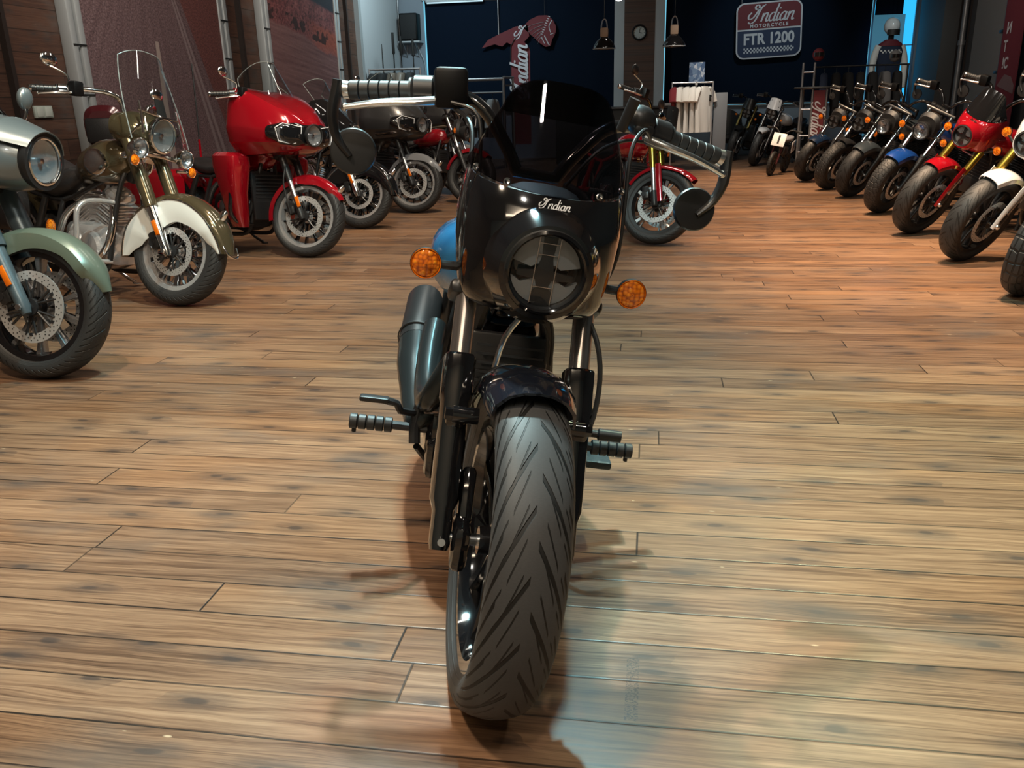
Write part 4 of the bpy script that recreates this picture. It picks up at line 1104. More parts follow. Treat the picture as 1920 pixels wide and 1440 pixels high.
def green_tourer():
    b = Bike('grey_fairing_tourer', 'touring motorcycle with grey fairing and sage green front fender, leftmost at the picture edge', (-2.80, 3.37, 0), 77, 6, 15, 'motorcycles along the left wall', Rf=.333, Wf=.135, rrf=.245, Rr=.32, wb=1.67, rake=R(27), fs=.235)
    b.wheels(tread_wide, black_gloss, mat('machined_spoke', (.30, .30, .31), .25, .8), 10, 'cast', (-1, 1), .165)
    b.fork_shroud(shroud_blue, shroud_blue, .30, .70, .046)
    b.clamps()
    b.F(fender_mb(b.ax, b.Rf + .03, .178, 76, -70, lambda a: .035 + .045 * max(0, 1 - abs(a + 25) / 60), .005, 36, .040, .25, .7, .02, .0), 'front_fender', olive)
    hc = b.fk(.62, -.24)
    def q(dy, z, hw, hh, ex): return (hc.y + dy, 0, hc.z + z, hw, hh, ex)
    fa = b.F(MB().sect([q(-.055, .005, .118, .118, 2), q(-.03, .005, .132, .130, 2), q(.02, .01, .165, .145, 2.1), (hc.y + .08, 0, hc.z + .025, .235, .16, 2.3), q(.15, .045, .315, .17, 2.5), q(.23, .06, .365, .165, 2.6), q(.29, .07, .375, .14, 2.6), q(.31, .07, .36, .12, 2.6)], 40), 'fairing', storm)
    b.F(MB().lathe([(.118, -.03), (.132, .0), (.130, .02), (.112, .02), (.105, -.01)], hc + V((0, -.075, .0)), (0, -1, -.05), 36, loop=True), 'headlight_nacelle', black_satin, fa)
    def hood(u, v):
        a = R(-70 + 140 * u); r = .128 + .05 * v
        return hc + V((r * sin(a) * (1 + .2 * v), -.12 + .15 * v + .03 * (1 - cos(a)), r * cos(a) + .012 * v))
    b.F(MB().sheet(hood, 24, 6, .005), 'headlight_hood', storm, fa)
    b.headlight(hc + V((0, -.088, 0)), .098, black_satin, chrome, 'round', (0, -1, -.05), depth=.03, bowl=.5)
    def scr(u, v):
        t = u * 2 - 1
        return hc + V((.24 * t * (1 - .25 * v), .12 + .10 * v + .09 * t * t, .185 + .13 * v * (1 - .5 * t * t) - .03 * t * t))
    b.F(MB().sheet(scr, 20, 6, .004), 'windscreen', smoke_glass, fa)
    for sx in (-1, 1):
        b.signal(b.fk(.40, 0, sx * .13), b.fk(.40, -.06, sx * .225), .034)
        mc = hc + V((sx * .25, .20, .33))
        mm = b.F(MB().tube([hc + V((sx * .22, .20, .19)), hc + V((sx * .25, .19, .26)), mc + V((-sx * .01, 0, -.03))], .009, 10, 3), 'mirror', chrome)
        b.F(MB().ball(mc, (.045, .03, .055), 18), 'mirror_shell', storm, mm)
    touring_bars(b, chrome, 1.06, .43, None)
    b.frame(); b.engine(black_satin, alloy, chrome); b.tank(storm); b.seat(); crash_bars(b, black_gloss)
    touring_rear(b, storm); b.exhaust(chrome, chrome); b.pegs(.62, .27, .36); b.stand()
green_tourer()

def bronze_cruiser():
    b = Bike('windshield_cruiser', 'bronze and white cruiser with a clear windshield and skirted front fender', (-2.96, 4.84, 0), 66, 7, 15, 'motorcycles along the left wall', Rf=.335, Wf=.135, rrf=.235, Rr=.325, wb=1.69, rake=R(27), fs=.235)
    b.wheels(tread_wide, polished, dark_chrome, 10, 'split', (-1, 1), .15)
    b.fork_shroud(chrome, bronze, .30, .86, .043)
    b.clamps(chrome, .66, .86)
    valance(b, bronze, cream)
    hc = b.fk(.72, -.16)
    b.F(MB().sect([(hc.y + .03, 0, hc.z, .10, .10, 2), (hc.y + .07, 0, hc.z + .005, .135, .12, 2.1), (hc.y + .16, 0, hc.z + .02, .19, .12, 2.4), (hc.y + .24, 0, hc.z + .03, .19, .10, 2.5), (hc.y + .27, 0, hc.z + .03, .16, .08, 2.5)], 32), 'headlight_nacelle', bronze)
    b.headlight(hc + V((0, -.01, 0)), .098, chrome, chrome, 'round', (0, -1, -.08), depth=.05, bowl=.6)
    b.F(MB().box(b.fk(.62, -.08), (.50, .02, .03), .008), 'light_bar', chrome)
    for sx in (-1, 1):
        b.headlight(b.fk(.61, -.13, sx * .20), .055, chrome, chrome, 'round', (0, -1, -.05), depth=.08, name='driving_light')
        b.signal(b.fk(.55, -.06, sx * .16), b.fk(.54, -.10, sx * .25), .032, stalk_m=chrome)
    def scr(u, v):
        t = u * 2 - 1; w = .25 - .04 * v ** 2
        top = 1 - .10 * abs(t) ** 3
        return hc + V((w * t * (1 - .12 * (v ** 4) * abs(t)), -.075 + .20 * v + .07 * t * t, -.06 + .56 * v * top))
    ws = b.F(MB().sheet(scr, 24, 16, .005), 'windshield', clear_glass)
    rim = [V(scr(0, k / 14)) for k in range(15)] + [V(scr(k / 14, 1)) for k in range(1, 15)] + [V(scr(1, 1 - k / 14)) for k in range(1, 15)]
    b.F(MB().tube(rim, .0035, 6), 'screen_edge', mat('clear_edge', (.22, .25, .25), .25), ws)
    for sx in (-1, 1):
        b.F(MB().tube([scr(.5 + sx * .36, .08), scr(.5 + sx * .33, .3), scr(.5 + sx * .33, .44)], .007, 8).tube([scr(.5 + sx * .35, .2), b.fk(.74, .0, sx * .14)], .007, 8), 'screen_bracket', chrome, ws)
    b.F(MB().tube([scr(.14, .34), scr(.5, .30), scr(.86, .34)], .008, 8, 4), 'screen_bracket', chrome, ws)
    b.F(MB().sheet(lambda u, v: V(scr(.42 + .16 * u, .30 + .20 * v)) + V((0, .012, 0)), 10, 6, .004), 'screen_bag', black_satin, ws)
    touring_bars(b, chrome, 1.24, .52)
    crash_bars(b, polished)
    b.frame(); b.engine(polished, polished, polished, 10, .32)
    b.tank(bronze, [(.38, 0, .90, .05, .04, 2.2), (.41, 0, .90, .10, .085, 2.2), (.50, 0, .89, .165, .130, 2.2), (.62, 0, .88, .185, .142, 2.2), (.78, 0, .85, .165, .125, 2.2), (.90, 0, .81, .11, .09, 2.2), (.98, 0, .78, .06, .05, 2.2)])
    for sx in (-1, 1):
        b.B(MB().ball((sx * .165, .58, .87), (.03, .12, .085), 18), 'tank_panel', chrome)
    b.seat(leather, [(.88, 0, .78, .07, .04, 2.4), (.96, 0, .76, .15, .09, 2.6), (1.10, 0, .72, .19, .10, 2.6), (1.28, 0, .75, .19, .11, 2.6), (1.36, 0, .81, .15, .09, 2.6), (1.50, 0, .80, .13, .06, 2.6), (1.72, 0, .80, .11, .05, 2.6), (1.76, 0, .80, .06, .03, 2.6)])
    b.rear_fender(bronze)
    for sx in (-1, 1):
        bag = b.B(MB().sect([(1.30, sx * .27, .56, .05, .10, 3), (1.34, sx * .28, .55, .085, .15, 3.2), (1.80, sx * .28, .55, .09, .16, 3.2), (1.86, sx * .28, .55, .05, .10, 3)], 22), 'leather_saddlebag', leather)
        mb = MB()
        for k in range(8): mb.ball((sx * .372, 1.38 + k * .06, .60), .006, 8)
        b.B(mb, 'bag_studs', chrome, bag)
    b.exhaust(chrome, chrome, -1, True); b.pegs(.62, .27, .36); b.stand(chrome)
bronze_cruiser()

def wide_headlight(bk, z, y0, fa):
    """LED unit across the nose of a frame-mounted fairing"""
    bk.B(MB().sect([(y0 - .018, 0, z, .13, .066, 3), (y0 + .012, 0, z, .225, .094, 3.4), (y0 + .07, 0, z + .006, .300, .098, 3.4), (y0 + .135, 0, z + .014, .338, .07, 3.2)], 32), 'headlight_surround', black_gloss, fa)
    h = bk.headlight((0, y0 - .048, z), .078, black_satin, black_satin, 'round', (0, -1, -.04), steered=False, depth=.05, bowl=.5)
    for sx in (-1, 1):
        A, B_ = V((sx * .100, y0 - .014, z)), V((sx * .305, y0 + .066, z + .004)); e = B_ - A; nn = V((sx * e.y * sx, -abs(e.x), 0)).normalized()
        nn = V((sx * .38, -.92, 0)).normalized()
        def P(a, b, w=0.0): return A + e * a + V((0, 0, b)) + nn * (.004 + w)
        o = [(.0, .060), (.70, .078), (.98, .04), (.86, -.058), (.45, -.072), (.22, -.066), (.40, -.026), (.30, .006), (.02, .010)]
        bk.B(MB().tube([P(*q) for q in o] + [P(*o[0])], .0045, 6), 'running_light', mat('running_light_tube', (.65, .66, .68), .3), h)
        bk.B(MB().prism([(.06, .052), (.68, .068), (.93, .034), (.82, -.050), (.46, -.062), (.52, -.014), (.36, .016)], lambda a, b, w: P(a, b, w - .002), .005), 'running_lens', mat('running_lens_grey', (.13, .13, .135), .15, .3, .6), h)

def power_tourer(name, label, loc, yaw, paint, lowers=True, fender_m=None, accent=None, rims=polished, steer=16, group='motorcycles along the left wall', lean=6, screen_h=.26, trunk=None, face=None):
    b = Bike(name, label, loc, yaw, lean, steer, group, Rf=.322, Wf=.132, rrf=.243, Rr=.32, wb=1.66, rake=R(25), fs=.235)
    b.wheels(tread_wide, rims, black_gloss, 14, 'thin', (-1, 1), .165)
    b.fork_usd(black_satin, .30, .70, .028, .021)
    for sx in (-1, 1):
        b.F(MB().box(b.fk(.11, -.02, sx * .148), (.010, .03, .09), .003, Mx.Rotation(-.45, 3, 'X')), 'side_reflector', amber)
    b.F(MB().tube([b.fk(.42, -.03, -.16), b.fk(.30, .03, -.17), b.fk(.18, .06, -.15), b.fk(.05, .09, -.11)], .006, 8, 4), 'brake_hose', grip_rubber)
    b.clamps(t0=.52, t1=.70)
    fm = fender_m or paint
    fe = b.F(fender_mb(b.ax, b.Rf + .026, .170, 62, -100, lambda a: .03 + .03 * max(0, 1 - abs(a) / 40), .005, 36, .034, .35, .9), 'front_fender', fm)
    b.F(MB().ball(b.ax + V((0, -sin(R(48)), cos(R(48)))) * (b.Rf + .035), (.03, .05, .022), 16, Mx.Rotation(-.85, 3, 'X')), 'fender_lamp', chrome, fe)
    z0 = .97
    rings = []
    for y, zt, wt, wm, zm, wb_, zb in ((-.06, 1.045, .07, .12, .965, .09, .888), (-.045, 1.075, .11, .185, .967, .12, .862), (-.01, 1.108, .15, .245, .97, .15, .845), (.04, 1.145, .19, .29, .978, .18, .828), (.12, 1.19, .235, .332, .988, .21, .815), (.25, 1.255, .28, .372, 1.0, .245, .80), (.40, 1.31, .315, .390, 1.01, .27, .79), (.47, 1.325, .32, .387, 1.01, .275, .79), (.50, 1.32, .31, .375, 1.01, .27, .795)):
        hp = [(wb_ * .55, zb), (wb_, zb + .012), (wm * .93, (zb + zm) / 2), (wm, zm), (wm * .985, zm + .025), ((wm + wt) / 2 + .012, (zm + zt) / 2 + .02), (wt + .012, zt - .028), (wt * .93, zt - .004), (wt * .55, zt + .006), (wt * .25, zt - .002)]
        rings.append([V((x, y, z)) for x, z in hp] + [V((-x, y, z)) for x, z in hp[::-1]])
    fa = b.B(MB().rings(rings), 'fairing', paint, angle=28)
    b.B(MB().sect([(.49, 0, 1.02, .345, .18, 2.9), (.56, 0, 1.0, .31, .16, 2.8), (.60, 0, 1.0, .26, .12, 2.8)], 32), 'dash_surround', black_satin, fa)
    if accent:
        b.B(MB().sect([(-.03, 0, .905, .10, .028, 3), (.02, 0, .895, .215, .030, 3), (.12, 0, .875, .30, .028, 3), (.30, 0, .85, .335, .022, 3)], 28), 'chin_trim', accent, fa)
    wide_headlight(b, .968, -.055, fa)
    for sx in (-1, 1):
        b.B(MB().prism([(0, 0), (.10, .012), (.13, -.018), (.02, -.03)], lambda a, c, w: V((sx * (.06 + a), .15 + a * .12 - c * .8, 1.203 - a * .05 + c * .35 + w)), .006), 'fairing_vent', black_satin, fa)
    mb = script_mb('Indian', .016, .004)
    mb.v = [V((p.x, .03 + p.y + p.z * .9, 1.118 + p.z * .6)) for p in mb.v]
    b.B(mb, 'emblem', chrome, fa)
    def scr(u, v):
        t = u * 2 - 1
        return V((.27 * t * (1 - .22 * v * v - .1 * v * abs(t)), .24 + .17 * v + .16 * t * t, 1.285 + (screen_h * v) * (1 - .45 * abs(t) ** 3) - .02 * t * t))
    ws = b.B(MB().sheet(scr, 22, 10, .004), 'windscreen', clear_glass, fa)
    rim = [V(scr(0, k / 12)) for k in range(13)] + [V(scr(k / 16, 1)) for k in range(1, 17)] + [V(scr(1, 1 - k / 12)) for k in range(1, 13)]
    b.B(MB().tube(rim, .003, 6), 'screen_edge', mat('clear_edge', (.22, .25, .25), .25), fa)
    touring_bars(b, black_gloss, 1.21, .45, 'stalk', chrome)
    if lowers:
        for sx in (-1, 1):
            b.B(MB().sect([(.22, sx * .22, .56, .05, .07, 3), (.30, sx * .25, .55, .07, .09, 3.2), (.50, sx * .29, .54, .085, .11, 3.4), (.72, sx * .315, .53, .11, .15, 3.6), (.79, sx * .315, .54, .105, .15, 3.6), (.82, sx * .31, .55, .08, .12, 3.4)], 26, 'xy'), 'leg_fairing', paint)
    b.radiator(.36, .40, .45, .48)
    b.frame(); b.engine(black_satin, black_satin, dark_chrome); b.tank(paint); b.seat()
    crash_bars(b, black_gloss if lowers else chrome)
    touring_rear(b, paint, trunk); b.exhaust(black_satin, black_satin, -1, True); b.pegs(.64, .27, .36); b.stand()
    return b
rt = power_tourer('red_fairing_tourer', 'bright red touring motorcycle with a wide fairing headlight and red leg fairings', (-2.82, 6.60, 0), 65, red_gloss, steer=21)
rt.B(MB().tube([(.20, 1.62, .72), (.20, 1.64, .95)], .011, 10).m(1).tube([(.20, 1.64, .95), (.205, 1.66, 1.2), (.22, 1.72, 1.62)], .007, 8), 'aerial', [red_gloss, black_satin])

def black_bagger():
    b = Bike('black_skirted_tourer', 'black touring motorcycle with chrome-trimmed skirted fender, half hidden behind the red tourer', (-2.92, 8.24, 0), 70, 7, 18, 'motorcycles along the left wall', Rf=.333, Wf=.135, rrf=.235, Rr=.325, wb=1.67, rake=R(27), fs=.235)
    b.wheels(tread_wide, polished, black_gloss, 10, 'split', (-1, 1), .15)
    b.fork_shroud(chrome, dark_chrome, .27, .70, .043); b.clamps(chrome)
    valance(b, black_gloss, black_gloss)
    hc = b.fk(.62, -.10)
    fa = b.F(MB().sect([(hc.y - .05, 0, hc.z, .115, .115, 2), (hc.y + .02, 0, hc.z + .02, .17, .15, 2.2), (hc.y + .10, 0, hc.z + .05, .29, .20, 2.5), (hc.y + .20, 0, hc.z + .08, .37, .23, 2.7), (hc.y + .27, 0, hc.z + .09, .38, .21, 2.7), (hc.y + .30, 0, hc.z + .09, .36, .19, 2.7)], 40), 'fairing', black_gloss)
    b.headlight(hc + V((0, -.08, 0)), .09, chrome, chrome, 'round', (0, -1, -.05), depth=.04, bowl=.5)
    for sx in (-1, 1):
        b.headlight(b.fk(.48, -.10, sx * .20), .055, chrome, chrome, 'round', (0, -1, -.05), depth=.08, name='driving_light')
    def scr(u, v):
        t = u * 2 - 1
        return hc + V((.26 * t * (1 - .2 * v * v), .08 + .22 * v + .12 * t * t, .20 + .32 * v * (1 - .3 * abs(t) ** 3)))
    b.F(MB().sheet(scr, 20, 8, .004), 'windscreen', clear_glass, fa)
    b.F(MB().tube([V(scr(0, k / 10)) for k in range(11)] + [V(scr(k / 14, 1)) for k in range(1, 15)] + [V(scr(1, 1 - k / 10)) for k in range(1, 11)], .003, 6), 'screen_edge', mat('clear_edge', (.22, .25, .25), .25), fa)
    b.F(MB().tube([scr(0, .02), scr(.25, .02), scr(.5, .03), scr(.75, .02), scr(1, .02)], .012, 8, 3), 'screen_trim', chrome, fa)
    touring_bars(b, chrome, 1.08, .45, None); crash_bars(b, chrome)
    b.frame(); b.engine(black_satin, chrome, chrome); b.tank(black_gloss); b.seat(); touring_rear(b, black_gloss)
    b.exhaust(chrome, chrome, -1, True); b.pegs(.64, .27, .36); b.stand()
black_bagger()
power_tourer('grey_fairing_tourer', 'dark grey touring motorcycle with wide headlight and silver front fender, chrome wheel', (-2.70, 9.48, 0), 66, grey_satin, False, silver_satin, dark_chrome, polished, 20)
power_tourer('bronze_chin_tourer', 'farthest fairing motorcycle of the left row, with pale chin trim under the headlight', (-2.60, 11.5, 0), 64, grey_satin, False, silver_satin, mat('champagne_satin', (.30, .25, .19), .3, .6), black_gloss, 20)

def simple_cruiser(name, label, loc, yaw, paint, lean=8, steer=18, tread_m=None, fender=True, group=None, fm=None, Rf=.322, Wf=.15, bars_low=True, sig=True, tube=None, lamp='led', fender_span=(30, -62), mirror='bar_end', levers=None):
    b = Bike(name, label, loc, yaw, lean, steer, group, Rf=Rf, Wf=Wf, rrf=.215, Rr=.32, Wr=.17, wb=1.56, rake=R(29), fs=.245)
    b.wheels(tread_m or tread_sport, black_satin, black_satin, 9, 'cast', (1,), .15)
    b.fork_conv(black_satin, tube or chrome, .36, .78, r0=.031)
    b.clamps(t0=.55, t1=.78)
    if fender: b.F(fender_mb(b.ax, b.Rf + .028, Wf + .04, fender_span[0], fender_span[1], .03, .005, 24, .036, .9, .85), 'front_fender', fm or paint)
    else: b.F(fender_mb(b.ax, b.Rf + .028, Wf + .02, 10, -50, .01, .004, 16, .03, .9, .85), 'front_fender', black_satin)
    hc = b.fk(.53, -.13)
    b.headlight(hc, .078, black_satin, black_satin, 'round' if lamp == 'round' else 'led', (0, -1, -.06), depth=.14)
    b.F(MB().sect([(hc.y + .058, 0, hc.z + .03, .10, .10, 2.4), (hc.y + .09, 0, hc.z + .05, .12, .12, 2.4), (hc.y + .15, 0, hc.z + .06, .09, .10, 2.4)], 24), 'headlight_cowl', black_satin)
    for sx in (-1, 1):
        b.signal(b.fk(.53, .0, sx * .125), b.fk(.53, -.07, sx * .24), .034)
    b.bars(black_gloss, [(.045, .43, 1.06), (.075, .44, 1.11), (.14, .455, 1.16), (.21, .475, 1.175), (.31, .50, 1.165), (.43, .53, 1.145)], .13, mirror=mirror, lever_drop=.03, lever_m=levers)
    b.frame(); b.engine(black_satin, black_satin, black_gloss); b.radiator(); b.tank(paint); b.seat(); b.rear_fender(fm or black_satin)
    b.exhaust(black_satin, black_satin); b.pegs(.62, .32, .38); b.stand()
    return b
RG = 'motorcycles along the right wall'
simple_cruiser('navy_cruiser', 'black cruiser with dark navy front fender, in front of the red rack banner', (2.17, 12.86, 0), -62, navy, lean=14, group=RG)
simple_cruiser('black_cruiser', 'all black cruiser with chunky chevron tyre and no coloured fender, next to the navy one', (2.24, 11.65, 0), -62, black_gloss, lean=14, tread_m=tread_block, fender=False, group=RG)
simple_cruiser('slate_cruiser', 'black cruiser with matt slate grey front fender, between the all-black and the blue one', (2.32, 10.75, 0), -62, slate, lean=14, group=RG, lamp='round')
simple_cruiser('blue_cruiser', 'black cruiser with royal blue front fender and chevron block tyre', (2.31, 9.25, 0), -62, royal, lean=14, tread_m=tread_block, group=RG, lamp='round')
simple_cruiser('red_fender_cruiser', 'cruiser with a dark red front fender, partly hidden between the two farthest fairing tourers', (-2.25, 10.4, 0), 62, red_dark, group='motorcycles along the left wall', fender_span=(40, -80))

def cafe_sport(name, label, loc, yaw, paint, lean=9, steer=16, screen=None, word=None):
    b = Bike(name, label, loc, yaw, lean, steer, RG, Rf=.33, Wf=.135, rrf=.245, Rr=.325, Wr=.17, wb=1.56, rake=R(31), fs=.25)
    b.wheels(tread_sport, black_satin, black_satin, 10, 'cast', (-1, 1), .155)
    b.fork_usd(gold, .30, .76, .028, .021)
    b.clamps(t0=.56, t1=.74)
    fe = b.F(fender_mb(b.ax, b.Rf + .026, .170, 22, -70, .02, .005, 26, .036, .9, .85), 'front_fender', paint)
    for sx in (-1, 1):
        def guard(u, v):
            t = -.03 + .36 * u
            return b.fk(t, -.035 - .012 * sin(pi * u) + .075 * (v - .5) * (.6 + .5 * u), sx * (.125 + .022 * cos((v - .5) * 2.4)))
        b.F(MB().sheet(guard, 14, 6, .005), 'fork_guard', paint, fe)
        mb = MB()
        for k in range(4): mb.ball(V(guard(.15 + .24 * k, .5)) + V((sx * .004, -.002, 0)), .006, 8)
        mb.ball(b.fk(.0, -.02, sx * .15), .022, 12)
        b.F(mb, 'guard_bolts', alloy, fe)
    hc = b.fk(.57, -.115)
    cowl(b, hc, paint, screen or mat('black_screen', (.006, .006, .007), .05, 0, 1.0), 1.04, chrome, True, 1.0)
    b.headlight(hc + V((0, -.090, -.008)), .077, black_satin, black_satin, 'led', (0, -1, -.05), depth=.08)
    for sx in (-1, 1):
        b.signal(b.fk(.50, .0, sx * .13), hc + V((sx * .245, .07, -.05)), .033)
    b.F(MB().tube([b.fk(.52, -.03, -.10), b.fk(.45, -.07, .0), b.fk(.44, -.06, .12)], .006, 8, 4), 'brake_hose', alloy)
    b.bars(black_gloss, [(.045, .42, 1.05), (.075, .425, 1.11), (.135, .44, 1.18), (.21, .46, 1.20), (.31, .485, 1.19), (.43, .51, 1.17)], .13, mirror='bar_end', lever_drop=.03, grip_m=alloy if False else None)
    b.frame(); b.engine(black_satin, black_satin, black_gloss); b.radiator(.24, .34); b.tank(paint); b.seat(); b.rear_fender(paint)
    b.exhaust(black_satin, black_satin); b.pegs(.62, .32, .38); b.stand()
    return b
cafe_sport('red_cafe_cruiser', 'red cruiser with small black-screened fairing and gold forks', (2.25, 7.84, 0), -65, red_gloss, 15)
cafe_sport('white_cafe_cruiser', 'white cruiser with small round-lamp fairing and gold forks, cut by the right edge', (2.24, 6.54, 0), -65, white_gloss, 15)

def street_tracker(name, label, loc, yaw, paint, fork_m, plate_m, lean=8, steer=18, rr=.245, fender_m=None, group=None, mirror='stalk'):
    b = Bike(name, label, loc, yaw, lean, steer, group, Rf=.325, Wf=.125, rrf=rr, Rr=.33, Wr=.16, wb=1.52, rake=R(26), fs=.22)
    b.wheels(tread_knob if 'knob' in name else tread_sport, black_satin, alloy, 5, 'split', (-1, 1), .16)
    b.fork_usd(fork_m, .30, .76, .028, .022, fender_m or black_satin)
    b.clamps(t0=.56, t1=.74)
    fe = b.F(fender_mb(b.ax, b.Rf + .026, .155, 38, -72, .02, .005, 24, .03, .5, .85, .0, .03), 'front_fender', fender_m or paint)
    for sx in (-1, 1):
        b.F(MB().sheet(lambda u, v: b.fk(.0 + .33 * u, -.045 + .05 * (v - .5), sx * (.112 + .01 * cos((v - .5) * 2.4))), 12, 5, .005), 'fork_guard', fender_m or paint, fe)
    hc = b.fk(.56, -.12)
    b.headlight(hc, .075, black_satin, black_satin, 'led', (0, -1, -.06), depth=.12)
    def pl(u, v):
        t = u * 2 - 1
        return hc + V((t * (.115 - .02 * v), -.012 + .05 * v + .05 * t * t, .085 + .19 * v * (1 - .12 * t * t)))
    p = b.F(MB().sheet(pl, 12, 8, .005), 'number_plate_cowl', plate_m)
    mb = MB()
    for u, v in ((.18, .78), (.82, .78), (.12, .3), (.88, .3)): mb.ball(pl(u, v), .008, 8)
    b.F(mb, 'plate_bolts', black_satin, p)
    b.bars(black_gloss, [(.045, .37, 1.03), (.08, .375, 1.08), (.15, .39, 1.12), (.24, .43, 1.125), (.33, .48, 1.11), (.42, .54, 1.09)], .12, mirror=mirror, lever_drop=.02)
    b.F(MB().box((0, .30, 1.05), (.12, .03, .08), .012, Mx.Rotation(.6, 3, 'X')), 'dash_display', black_gloss)
    b.F(MB().tube([(-.1, .35, 1.04), (-.14, .28, .98), (-.09, .24, .80), (-.06, .27, .66)], .005, 8, 4).tube([(.1, .35, 1.04), (.14, .27, .98), (.10, .24, .80), (.04, .27, .66)], .005, 8, 4), 'control_cables', black_satin)
    b.frame(mat('red_frame_paint', (.24, .008, .012), .3) if paint is red_gloss else None); b.engine(black_satin, black_satin, dark_chrome)
    b.radiator(.24, .30); b.tank(paint); b.seat()
    b.exhaust(black_satin, black_satin); b.pegs(.72, .36, .34); b.stand()
    for sx in (-1, 1): b.signal(b.fk(.53, 0, sx * .11), b.fk(.53, -.04, sx * .19), .02)
    return b
bt = street_tracker('red_street_tracker', 'red street motorcycle with gold forks standing alone behind the right handlebar of the black cruiser', (-.02, 7.24, 0), 24, red_gloss, gold, black_satin, steer=46, group=None)
street_tracker('white_street_tracker', 'white motorcycle with plain white plate over its headlight, behind the toy motorcycle', (1.76, 15.85, 0), -38, white_gloss, dark_chrome, white_gloss, group=RG, mirror=None)
street_tracker('black_street_tracker', 'black motorcycle with dark plate over its headlight, farthest of the right row', (1.47, 17.15, 0), -36, black_satin, mat('dull_gold', (.22, .17, .06), .35, 1), black_satin, group=RG, mirror=None)
street_tracker('knobbly_tyre_scrambler', 'motorcycle at the lower right edge, only its knobbly front tyre showing', (2.20, 5.36, 0), -58, black_satin, gold, black_satin, group=RG, mirror=None)

def kids_bike():
    k = thing('toy_electric_motorcycle', 'small toy motorcycle with a white number 1 plate at the front', 'toy motorcycle', (1.76, 13.76, 0), (0, R(10), R(-24)))
    def bd(mb, n, m, p=None): return mb.build(n, m, p or k)
    Rw = .185
    for y, n in ((0, 'front_tyre'), (.72, 'rear_tyre')):
        bd(tyre_mb((0, y, Rw), Rw, .06, .125, 40), n, tread_knob)
        bd(rim_mb((0, y, Rw), .125, .06, 5, 'cast', .025, 32), n.replace('tyre', 'wheel'), [black_satin, black_satin])
    for sx in (-1, 1):
        bd(MB().tube([(sx * .06, 0, Rw), (sx * .06, .10, .40), (sx * .06, .17, .58)], .014, 10), 'fork_leg', mat('maroon_fork', (.08, .02, .022), .3, .5))
    bd(MB().tube([(0, .17, .55), (0, .30, .36), (0, .45, .30), (0, .72, Rw)], .022, 10, 3).tube([(0, .16, .50), (0, .40, .50), (0, .62, .47)], .02, 10, 3), 'frame', black_satin)
    bd(MB().sect([(.36, 0, .52, .03, .02, 2.6), (.42, 0, .53, .07, .03, 2.6), (.60, 0, .53, .075, .035, 2.6), (.70, 0, .55, .05, .025, 2.6)], 18), 'seat', mat('grey_seat', (.22, .22, .24), .5))
    hb = bd(MB().tube([(-.26, .24, .68), (-.12, .19, .69), (0, .17, .60), (.12, .19, .69), (.26, .24, .68)], .011, 10, 4), 'handlebar', black_satin)
    for sx in (-1, 1): bd(MB().cyl((sx * .18, .215, .686), (sx * .27, .245, .68), .016), 'grip', grip_rubber, hb)
    rot = Mx.Rotation(-.35, 3, 'X')
    pl = bd(MB().box((0, .06, .54), (.20, .008, .20), .003, rot), 'number_plate', white_gloss)
    text_part('plate_number', '1', .17, black_matt, Mx.Translation((0, .053, .535)) @ Mx.Rotation(-.35, 4, 'X') @ Mx.Rotation(pi / 2, 4, 'X'), pl, extrude=.002, bold=.006)
    bd(MB().box((0, .45, .36), (.10, .22, .14), .03), 'battery_case', black_satin)
    sp = bd(MB().box((.085, .64, .42), (.008, .17, .17), .003, Mx.Rotation(.25, 3, 'X')), 'side_plate', white_gloss)
    text_part('plate_number', '1', .15, black_matt, Mx.Translation((.092, .64, .42)) @ Mx.Rotation(.25, 4, 'X') @ Mx.Rotation(pi / 2, 4, 'Z') @ Mx.Rotation(pi / 2, 4, 'X'), sp, extrude=.002, bold=.006)
kids_bike()
# ------------------------------------------------------------------ shop fittings
FACE = Mx.Rotation(pi / 2, 4, 'X')          # text that faces the camera side (-Y)
print_white = mat('print_white', (.50, .50, .54), .7)
print_red = mat('print_red', (.12, .009, .016), .7)
print_navy = mat('print_navy', (.010, .022, .065), .7)
tube_grey = mat('grey_steel_tube', (.22, .22, .23), .4, .6)
tube_steel = mat('bright_steel_tube', (.50, .50, .52), .3, .8)
cloth_white = mat('white_cotton', (.68, .66, .62), .9)
cloth_red = mat('dark_red_cotton', (.16, .014, .022), .9)
cloth_black = mat('black_textile', (.013, .013, .014), .85)
cloth_grey = mat('grey_textile', (.16, .16, .165), .85)
cloth_navy = mat('navy_textile', (.012, .020, .045), .85)
cloth_tan = mat('brown_leather', (.15, .12, .095), .5)

def rrect(w, h, r, n=6):
    pts = []
    for qx, qy, a0 in ((1, 1, 0), (-1, 1, 90), (-1, -1, 180), (1, -1, 270)):
        for k in range(n + 1):
            a = R(a0 + 90 * k / n); pts.append((qx * (w / 2 - r) + r * cos(a), qy * (h / 2 - r) + r * sin(a)))
    return pts

